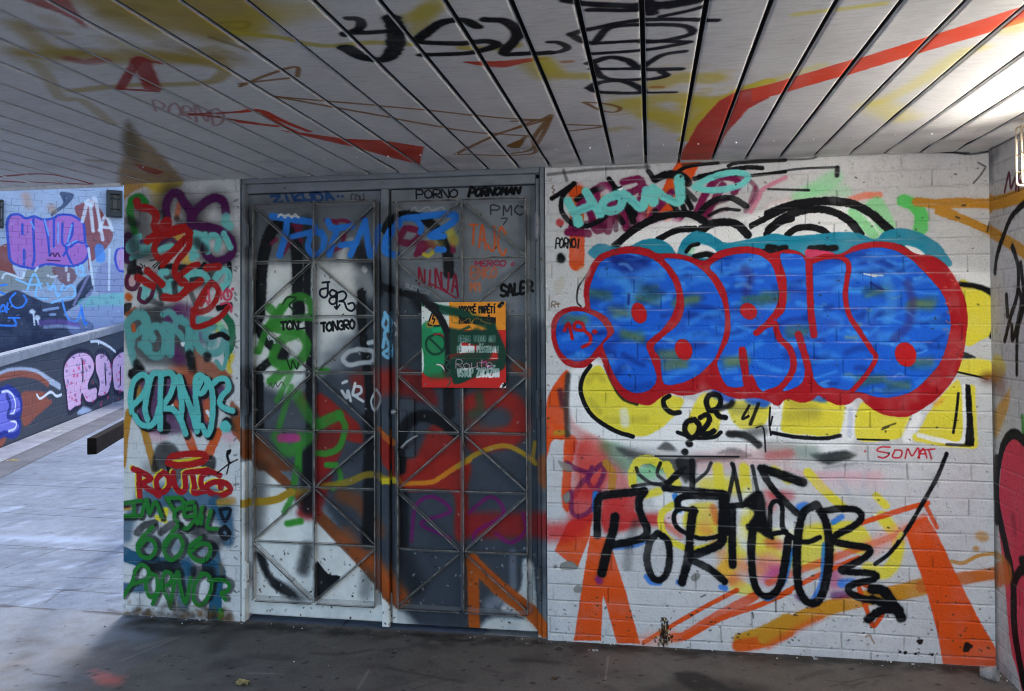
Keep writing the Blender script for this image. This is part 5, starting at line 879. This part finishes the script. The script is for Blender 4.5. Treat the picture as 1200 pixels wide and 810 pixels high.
# ================================================================== SETTING
def sheet(name, x0, x1, y0, y1, z, mat, uv=None):
    bm = bmesh.new(); vs = [bm.verts.new(p) for p in ((x0, y0, z), (x1, y0, z), (x1, y1, z), (x0, y1, z))]; bm.faces.new(vs); return struct(obj(name, bm, mat, uv=uv))
sheet('ground', -300, 300, -300, 300, -.012, M_ground)
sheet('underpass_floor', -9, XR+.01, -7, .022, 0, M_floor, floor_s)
sheet('outdoor_paving', -30, XP0+2, .022, 40, -.004, M_paving, pave_s)

TOPZ = H+.046; ROOF = -2.7
o = obj('brick_wall', wallmesh((XD1, 0, -.01), (XR+.25, .25, TOPZ), (0, -1, 0)), None, uv=wall_s, mats=[M_wall, M_conc])
BWALL = tag(o, 'white brick wall right of the metal door with blue, yellow and orange graffiti', 'wall')
bm = bmesh.new(); P = curve(np.array([wall_s.at(*p) for p in pts('A', BUB)]), 6, True)
f = bm.faces.new([bm.verts.new((wall_s.O[0]+x/PPM, -.0016, y/PPM)) for x, y in P]); bmesh.ops.triangulate(bm, faces=[f])
g = obj('graffiti_lettering', bm, M_wall, BWALL, wall_s); g['label'] = 'blue bubble letters with a thick red outline'
o = obj('brick_pier', wallmesh((XP0, 0, -.01), (XP1+.002, .25, TOPZ), (0, -1, 0)), None, uv=pier_s, mats=[M_pier, M_conc])
tag(o, 'narrow white pier left of the metal door, stacked with turquoise, red and green tags', 'pier')
o = obj('corner_wall', wallmesh((XR, -7, -.01), (XR+.25, -.0005, TOPZ), (-1, 0, 0)), None, uv=side_s, mats=[M_side, M_conc])
tag(o, 'pale side wall at the right edge with a pink red shape outlined in black', 'wall')
bm = bmesh.new(); box(bm, (-9, ROOF-.1, H+.048), (XR+.3, .26, H+.4)); box(bm, (-9, -1.2, H+.4), (XR+.3, .26, H+1.3)); o = obj('roof_and_sky_blocker', bm, M_soffit); tag(o, 'plain dark roof slab over the slatted ceiling with an added block cutting off skylight', 'roof and sky blocker')  # roof slab, plus an added unseen upper block that cuts outdoor skylight

# ------------------------------------------------------------------ ceiling

PITCH, GAP, X00 = .1568, .013, -.0138
ceil = tag(empty('slatted_ceiling', (0, 0, H)), 'grey slatted metal ceiling sprayed with black, yellow and orange paint', 'ceiling')
ys = [ROOF, -2.5, -2.2, -1.9, -1.5, -1.2, -.95, -.75, -.55, -.4, -.27, -.15, -.07, -.013]
rc = random.Random(3)
for k in range(-46, 10):
    a = X00+PITCH*k+GAP/2; b = min(X00+PITCH*(k+1)-GAP/2, XR-.012); yend = -.013 if b > XP0 else -.03
    prof = [(a, .026), (a, .008), (a, .005), (a+.0012, .0015), (a+.0045, 0), (a+.009, 0), (b-.009, 0), (b-.0045, 0), (b-.0012, .0015), (b, .005), (b, .008), (b, .026)]
    bm = bmesh.new(); rows = []; tilt = rc.gauss(0, .0009)
    for y in ys:
        y = min(y, yend); dz = rc.gauss(0, .0006)+(rc.gauss(.0015, .0022) if y > -.2 else 0)
        rows.append([bm.verts.new((x, y, H+z+max(-.002, dz)+tilt*(1 if i > 5 else -1)+.002)) for i, (x, z) in enumerate(prof)])
    for r0, r1 in zip(rows, rows[1:]):
        for i in range(len(prof)-1): bm.faces.new((r0[i], r0[i+1], r1[i+1], r1[i]))
    nf = len(prof)-1
    for i_, f_ in enumerate(bm.faces): f_.material_index = 1 if i_ % nf in (1, 2, nf-3, nf-2) else 2 if i_ % nf in (0, nf-1) else 0  # lit rim and gap shade set by material: bright lips, dark deeper flange
    s0 = rest(obj('ceiling_slat', bm, None, None, ceil_s, smooth=True, mats=[M_ceil, M_flange, M_soffit]), ceil)
    if k >= -18:
        bm = bmesh.new(); bmesh.ops.create_uvsphere(bm, u_segments=8, v_segments=5, radius=.0045, matrix=Matrix.Translation(((a+b)/2+rc.uniform(-.01, .01), -.42+rc.uniform(-.012, .012), H+.001))); rv = obj('rivet', bm, M_trim, None); rv.parent = s0
bm = bmesh.new(); box(bm, (-9, -.028, H-.012), (XP0-.002, -.002, H+.046), .003); rest(obj('edge_trim', bm, M_trim), ceil)

# ------------------------------------------------------------------ double door
YD = .045
door = tag(empty('metal_double_door', ((XP1+XD1)/2, YD, 0)), 'grey riveted double steel door with a triangular lattice of angle irons, sprayed all over', 'door')
X = lambda px, py=480: on_wall(px, py, YD)[0]
Zp = lambda px, py: on_wall(px, py, YD)[2]
bm = bmesh.new(); e = .002
LX0, LX1, RX0, RX1 = X(291), X(447), X(459), X(629)
ztop = Zp(369, 226)
box(bm, (XP1+.003, .004, 0), (LX0-.022, .12, H+.03), .004); box(bm, (LX0-.024, .020, 0), (LX0-.004, .12, ztop+.03), .003); box(bm, (XP1+.012, -.004, .0), (XP1+.030, .05, H-.02), .003)
box(bm, (RX1+.004, .018, 0), (RX1+.024, .12, ztop+.03), .003); box(bm, (RX1+.026, .006, 0), (XD1-.003, .12, H+.03), .004)
box(bm, (LX0-.020, .007, ztop+.055), (RX1+.024, .12, H+.03), .004); box(bm, (LX0-.003, .022, ztop+.004), (RX1+.003, .12, ztop+.053), .003); box(bm, (LX0-.03, .03, ztop+.05), (RX1+.03, .11, ztop+.057))
box(bm, (XP1+.003, .125, -.01), (XD1-.003, .2, H+.03))
rest(obj('door_frame', bm, M_door, None, door_s), door)
LR = [(369, y) for y in (240, 307, 371.5, 437, 505, 571, 637, 704)]; RR = [(542, y) for y in (237, 304, 371, 438, 507.5, 576, 646, 714)]
def leaf(x0, x1, xs, rows, first, z0, lab):
    bm = bmesh.new(); box(bm, (x0, YD, z0), (x1, YD+.03, ztop), .002)
    lf = rest(obj('door_leaf', bm, M_door, None, door_s), door); lf['label'] = lab
    zs = [Zp(*p) for p in rows]
    def part(nm, bm, m=M_door):
        q = obj(nm, bm, m, None, door_s, mats=[m, M_edge] if m is M_rib else None); q.parent = lf; return q
    for i, x in enumerate(xs):
        bm = bmesh.new(); bar(bm, (x, YD-.001, zs[-1]), (x, YD-.001, zs[0]), .024, .032, .006, -1 if i == 2 else 1); part('rib', bm, M_rib)
    for j, z in enumerate(zs):
        a, b = (xs[0]+.013, xs[1]-.013), (xs[1]+.013, xs[2]-.013)
        for u, v in (a, b):
            bm = bmesh.new(); bar(bm, (u, YD-.001, z), (v, YD-.001, z), .018 if 0 < j < 7 else   .026, .027, .005, -1 if j != 7 else 1); part('rib', bm, M_rib)
    for j in range(7):
        cin = (j+first) % 2 == 0          # diagonals run from the edges in to the middle, then out again
        for xa in (xs[0], xs[2]):
            p, q = ((xa, zs[j]), (xs[1], zs[j+1])) if cin else ((xs[1], zs[j]), (xa, zs[j+1]))
            P0 = Vector((p[0], YD-.0022, p[1])); P1 = Vector((q[0], YD-.0022, q[1])); dd = (P1-P0).normalized()*.016
            bm = bmesh.new(); bar(bm, P0+dd, P1-dd,   .014, .024, .006, 1 if xa == xs[0] else -1); part('brace', bm, M_rib)
    return lf, part, zs
L1, part, zs = leaf(LX0, LX1, [X(298), X(369), X(443)], LR, 0, .028, 'left leaf, mostly pale with green and black paint')
def hinge(px, y0, y1, part):
    x = on_wall(px, 480, .0)[0]; a, b = on_wall(px, y1, 0)[2], on_wall(px, y0, 0)[2]; bm = bmesh.new(); m = (a+b)/2
    tube(bm, [(x, -.004, a), (x, -.004, m-.001)], .0095, 10); tube(bm, [(x, -.004, m+.001), (x, -.004, b)], .0085, 10); box(bm, (x-.014, .0, a+.01), (x+.014, .012, b-.01), .002)
    part('hinge', bm, M_door)
for y in ((261, 290), (454, 487), (658, 689)): hinge(288, *y, part)
bm = bmesh.new(); box(bm, (X(449), YD-.030, .010), (X(457.5), YD-.002, ztop+.002), .003); part('meeting_bar', bm)
L2, part, zs = leaf(RX0, RX1, [X(466), X(542), X(620)], RR, 1, .022, 'right leaf, dark slate with red sprays and the warning sign')
for y in ((249, 280), (457, 490), (664, 696)): hinge(630, *y, part)
bm = bmesh.new(); box(bm, (X(468), YD-.021, Zp(476, 535)), (X(486.5), YD-.006, Zp(476, 467)), .003); box(bm, (X(470), YD-.029, Zp(476, 505)), (X(478), YD-.020, Zp(476, 480)), .003)
lk = part('lock_case', bm)
hz = Zp(476, 517); hx = X(475, 517)
bm = bmesh.new(); tube(bm, [(hx, YD-.015, hz-.025), (hx, YD-.055, hz-.025), (hx+.006, YD-.062, hz-.022), (hx+.03, YD-.064, hz+.005), (hx+.065, YD-.062, hz+.03), (hx+.085, YD-.06, hz+.038)], [.010, .010, .010, .009, .008, .006], 10); h_ = part('handle', bm, M_steel)
bm = bmesh.new(); kx, kz = X(464.5, 482), Zp(464, 482); bmesh.ops.create_uvsphere(bm, u_segments=14, v_segments=9, radius=.017, matrix=Matrix.Translation((kx, YD-.040, kz))); tube(bm, [(kx, YD-.03, kz), (kx, YD, kz)], .012, 10); k_ = part('knob', bm, M_steel)
for p in (h_, k_): p.data.polygons.foreach_set('use_smooth', [True]*len(p.data.polygons))
# the sign hangs on the ribs of the right leaf
bm = bmesh.new(); box(bm, (SG0[0], SGY, SG0[2]), (SG1[0], SGY+.004, SG1[2]), .001)
sg = obj('warning_sign', bm, M_sign, None, sign_s); tag(sg, 'square high voltage warning sign, orange over red, smeared with dark green paint on the door', 'sign')
for i, (u, v) in enumerate(((.04, .96), (.96, .96), (.04, .04), (.96, .04))):
    bm = bmesh.new(); bmesh.ops.create_uvsphere(bm, u_segments=8, v_segments=5, radius=.004, matrix=Matrix.Translation((SG0[0]+u*sign_s.w, SGY, SG0[2]+v*sign_s.h))); q = obj('screw', bm, M_steel); q.parent = sg

# ------------------------------------------------------------------ caged lamp on the corner wall
CX = XR-.115
A_, B_ = on_plane(1190.5, 143, (CX, 0, 0), (1, 0, 0)), on_plane(1190.5, 218, (CX, 0, 0), (1, 0, 0))
ya, za, zb = A_[1], min(A_[2], H-.02), B_[2]; yl = ya-1.9
lamp = tag(empty('caged_wall_lamp', (XR, ya, zb)), 'lit wall lamp behind a cream wire cage high on the right wall', 'lamp')
bm = bmesh.new(); r = .0042
nb = 41
for i in range(nb):
    y = ya-i*.047
    tube(bm, [(XR, y, za), (CX+.012, y, za), (CX+.003, y, za-.003), (CX, y, za-.014), (CX, y, zb+.014), (CX+.003, y, zb+.003), (CX+.012, y, zb), (XR, y, zb)], r, 8)
for z in (za-.05, (za+zb)/2, zb+.05): tube(bm, [(CX+.0046, ya, z), (CX+.0046, yl+.02, z)], r*.9, 8)
rest(obj('wire_cage', bm, M_wire, smooth=True), lamp)
ytube = ya-.10
bm = bmesh.new(); box(bm, (XR-.03, yl+.04, zb+.03), (XR-.002, ytube+.03, za-.03), .004); box(bm, (XR-.094, yl+.04, za-.122), (XR-.002, ytube+.03, za-.112), .003); rest(obj('lamp_housing', bm, M_house), lamp)  # back plate, plus an added cap that keeps lamp light off the ceiling
bm = bmesh.new(); box(bm, (XR-.088, yl+.06, zb+.03), (XR-.031, ytube, za-.13), .015, seg=3); rest(obj('lamp_diffuser', bm, M_lamp), lamp)

# ------------------------------------------------------------------ outside: ramp wall, block wall, lantern, grille, rail
def prism(bm, base, d, n, length, z0a, z0b, z1a, z1b, thick):
    base = Vector(base); d = Vector(d); n = Vector(n); v = []
    for t, za_, zb_ in ((0, z0a, z1a), (length, z0b, z1b)):
        for off in (0, thick):
            for z in (za_, zb_): v.append(bm.verts.new(base+d*t-n*off+Vector((0, 0, z))))
    for q in ((0, 4, 5, 1), (2, 3, 7, 6), (0, 2, 6, 4), (1, 5, 7, 3), (0, 1, 3, 2), (4, 6, 7, 5)): bm.faces.new([v[i] for i in q])
LN = np.array([LD[1], -LD[0], 0])       # faces the underpass
cz = lambda x, y: on_plane(x, y, LB0, LN)
ta = lambda P: float((P-LB0)@LD)
p0, p1, q0, q1 = cz(0, 417), cz(143, 380), cz(0, 426), cz(143, 390)
sl_t = (p1[2]-p0[2])/(ta(p1)-ta(p0)); th = (p0[2]-q0[2]+p1[2]-q1[2])/2
base = LB0-LD*5; ln = 16.0; zt0 = p0[2]-sl_t*5; zt1 = zt0+sl_t*ln
bm = bmesh.new(); prism(bm, base, LD, LN, ln, -.01, -.01, zt0-th, zt1-th, .12)
rw = obj('ramp_wall', bm, M_ramp, None, ramp_s); tag(rw, 'dark low wall across the paving with pink and violet letters, its top sloping up', 'wall')
bm = bmesh.new(); prism(bm, base+LN*.03, LD, LN, ln, zt0-th+.001, zt1-th+.001, zt0, zt1, .18); bmesh.ops.bevel(bm, geom=list(bm.edges), offset=.012, segments=2, affect='EDGES'); obj('coping', bm, M_coping, rw)
bm = bmesh.new(); prism(bm, UP0-UDIR*9, UDIR, -UNRM, 26, -.01, -.01, 5.6, 5.6, .3)
nrm = -UNRM if (CAM-UP1)@(-UNRM) > 0 else UNRM
bw = obj('block_wall', bm, M_block, None, block_s); tag(bw, 'tall block wall outside with a purple bubble piece and pale blue tags', 'wall')
UN = nrm
def strip(name, o0, o1, z, mat):
    bm = bmesh.new(); v = [bm.verts.new(Vector(p)+Vector((0, 0, z))) for p in (base+LN*o0, base+LD*ln+LN*o0, base+LD*ln+LN*o1, base+LN*o1)]; bm.faces.new(v); return struct(obj(name, bm, mat))
strip('gutter', .42, .78, .0005, M_gutter); strip('kerb_strip', .02, .42, .0045, M_coping)
ub = lambda x, y, off=0.0: on_plane(x, y, UP1+UN*off, UN)
def face_box(bm, c0, c1, y0, y1, depth, bev=.01, off=0.0):
    a = ub(c0, y1, off); b = ub(c1, y1, off); t = ub((c0+c1)/2, y0, off)[2]; zb_ = ub((c0+c1)/2, y1, off)[2]
    mid = (a+b)/2; mid[2] = (t+zb_)/2; wd = np.linalg.norm((b-a)[:2])
    R = Matrix(((UDIR[0], UN[0], 0), (UDIR[1], UN[1], 0), (0, 0, 1)))
    c = Vector(mid+UN*depth/2); d = Vector((wd, depth, t-zb_)); box(bm, c-d/2, c+d/2, bev, R)
lan = tag(empty('wall_lantern', ub(134, 255)), 'square dark lantern fixed high on the block wall beside the pier', 'lantern')
bm = bmesh.new()
for q in ((124.5, 143, 224.5, 229), (124.5, 143, 250, 255), (124.5, 129, 228, 251), (140.5, 143, 228, 251)): face_box(bm, *q, .22, .01)
rest(obj('lantern_frame', bm, M_black), lan)
bm = bmesh.new(); face_box(bm, 128.5, 141, 228, 251, .12, .005); rest(obj('lantern_panel', bm, M_brown), lan)
bm = bmesh.new()
for q in ((127, 142, 233, 234.2), (131, 132.2, 228, 251), (137, 138.2, 228, 251), (127, 142, 245, 246.2)): face_box(bm, *q, .18, .004)
rest(obj('lantern_bars', bm, M_black), lan)
gr = tag(empty('window_grille', ub(-6, 266)), 'dark barred window at the left edge of the block wall', 'window')
bm = bmesh.new()
for q in ((-16, 4.3, 234, 236), (-16, 4.3, 264.5, 267), (2.8, 4.3, 235, 266), (-16, 4, 242, 243), (-16, 4, 257, 258), (-3, -2, 236, 265), (-9, -8, 236, 265)): face_box(bm, *q, .08, .004)
rest(obj('window_bars', bm, M_black), gr)
bm = bmesh.new(); face_box(bm, -16, 1.4, 236, 265, .02, .002); rest(obj('pane', bm, M_brown), gr)
rl = tag(empty('timber_rail', (-3.265, .3, 0)), 'charred square timber rail end jutting out from behind the pier', 'rail')
a = np.array([-3.265, .3, .862]); ang = math.atan2(LD[1], LD[0])
bm = bmesh.new(); c = Vector(a+LD*1.6); box(bm, c-Vector((1.6, .026, .049)), c+Vector((1.6, .026, .049)), .006, Matrix.Rotation(ang, 3, 'Z'), 2); rest(obj('rail_beam', bm, M_timber), rl)
for t_ in (1.25, 2.8):
    c = a+LD*t_; bm = bmesh.new(); box(bm, (c[0]-.03, c[1]-.03, -.01), (c[0]+.03, c[1]+.03, .812), .004); rest(obj('rail_post', bm, M_timber), rl)

# ------------------------------------------------------------------ litter
def scrap(name, px, py, size, mat, label, cat, seed, z=0.0, squash=.35):
    P = on_floor(px, py, z); rs = random.Random(seed); bm = bmesh.new(); n = 7
    top = [[bm.verts.new((P[0]+(i/(n-1)-.5)*size*(1+rs.uniform(-.2, .2)), P[1]+(j/(n-1)-.5)*size*squash*2*(1+rs.uniform(-.2, .2)), z+.003+abs(rs.gauss(0, .006)))) for j in range(n)] for i in range(n)]
    for i in range(n-1):
        for j in range(n-1):
            if (i in (0, n-2) and j in (0, n-2)) and rs.random() < .7: continue
            bm.faces.new((top[i][j], top[i+1][j], top[i+1][j+1], top[i][j+1]))
    for v in [v for v in bm.verts if not v.link_faces]: bm.verts.remove(v)
    bmesh.ops.solidify(bm, geom=list(bm.faces), thickness=.0012)
    return tag(obj(name, bm, mat), label, cat)
scrap('paper_scrap', 698, 764, .028, M_paper, 'white paper scrap on the floor beneath the orange painted legs', 'paper', 1)
scrap('paper_scrap', 956, 774, .022, M_paper, 'tiny white paper bit on the floor below the ochre stripe', 'paper', 2)
scrap('paper_scrap', 655, 762, .034, M_foil, 'crumpled grey brown wrapper on the floor by the right door post', 'wrapper', 3)
scrap('dry_leaf', 650, 797, .026, M_leaf, 'reddish dry leaf on the dark floor at the bottom centre', 'leaf', 4)
scrap('dry_leaf', 284, 802, .06, M_yleaf, 'yellowish crumpled leaf on the dark floor at the bottom left', 'leaf', 5, squash=.3)
scrap('paper_scrap', 64, 506, .30, M_paper, 'white paper lying on the paving before the violet letter', 'paper', 6, -.004)
scrap('paper_scrap', 139, 472.5, .34, M_paper, 'white paper on the far paving at the foot of the pink letters', 'paper', 7, -.004)
scrap('dry_leaf', 16, 540, .13, M_yleaf, 'pale yellow leaf lying on the lit paving outside at the left', 'leaf', 8, -.004)
C0 = on_floor(1160, 797); bm = bmesh.new(); ax = Vector((.8, -.55, .12)).normalized()
st0 = Vector((C0[0]-.028, C0[1]+.02, .027)); pr = [(0, .022), (.003, .0235), (.03, .027), (.062, .031), (.066, .033), (.066, .0305), (.03, .0255), (.005, .0215)]
rings = []; u = ax.orthogonal().normalized(); v = ax.cross(u); rs = random.Random(9)
for d, r in pr: rings.append([bm.verts.new(st0+ax*d+(u*math.cos(k/18*6.2832)+v*math.sin(k/18*6.2832))*r*(1+.06*math.sin(k*1.7+d*60))) for k in range(18)])
for a, b in zip(rings, rings[1:]):
    for k in range(18): bm.faces.new((a[k], a[(k+1) % 18], b[(k+1) % 18], b[k]))
bm.faces.new(rings[0][::-1]); bm.faces.new(rings[-1])
lowest = min(vv.co.z for vv in bm.verts)
for vv in bm.verts: vv.co.z -= lowest-.0006
tag(obj('plastic_cup', bm, M_cup, smooth=True), 'crushed clear plastic cup on the floor in the right corner', 'cup')

# grit blown against the foot of the walls
bm = bmesh.new(); rg = random.Random(21)
for i in range(520):
    if i < 380: x = rg.uniform(XP0, XR-.01); y = -abs(rg.gauss(0, .035))-.004
    elif i < 440: x = XR-.004-abs(rg.gauss(0, .03)); y = rg.uniform(-.9, 0)
    else: x = rg.uniform(-3.2, XR-.02); y = rg.uniform(-.9, 0)
    r = rg.choice([.0012, .0018, .0025, .004]) * rg.uniform(.7, 1.3)
    m = Matrix.Translation((x, y, r*.5)) @ Matrix.Rotation(rg.uniform(0, 6), 4, 'Z') @ Matrix.Diagonal((rg.uniform(.8, 1.8), 1, rg.uniform(.5, .9), 1))
    k0 = len(bm.faces); bmesh.ops.create_icosphere(bm, subdivisions=1, radius=r, matrix=m)
    mi = rg.choice([0, 0, 0, 1, 2, 2, 2]); bm.faces.ensure_lookup_table()
    for f in bm.faces[k0:]: f.material_index = mi
g = obj('grit', bm, None, mats=[M_soffit, M_paper, M_foil]); g['kind'] = 'stuff'

# ================================================================== LIGHT
EL, AZ = math.radians(50), math.atan2(-.253, .967)     # azimuth from +y towards +x
sd = bpy.data.lights.new('sun', 'SUN'); sd.energy = .8; sd.angle = math.radians(10); sd.color = (1, .97, .93)
so = bpy.data.objects.new('sun', sd); COL.objects.link(so); so.location = (-4, 8, 12)
dirv = -Vector((math.sin(AZ)*math.cos(EL), math.cos(AZ)*math.cos(EL), math.sin(EL))); so.rotation_euler = dirv.to_track_quat('-Z', 'Y').to_euler()
W = bpy.data.worlds.new('World'); S.world = W; W.use_nodes = True; nt = W.node_tree
sky = nt.nodes.new('ShaderNodeTexSky'); sky.sky_type = 'NISHITA'; sky.sun_disc = False; sky.sun_elevation = EL; sky.sun_rotation = AZ; sky.dust_density = 1.5; sky.ozone_density = 2.0; sky.air_density = 1.1
bg = nt.nodes['Background']; nt.links.new(sky.outputs[0], bg.inputs[0]); bg.inputs[1].default_value = .125
S.render.engine = 'CYCLES'; S.cycles.pixel_filter_type = 'BLACKMAN_HARRIS'; S.cycles.filter_width = 1.0; S.cycles.max_bounces = 10; S.cycles.diffuse_bounces = 6
S.view_settings.view_transform = 'Standard'; S.view_settings.look = 'None'; S.view_settings.gamma = 1; S.view_settings.exposure = 2.0
S.render.resolution_x = 1024; S.render.resolution_y = 691
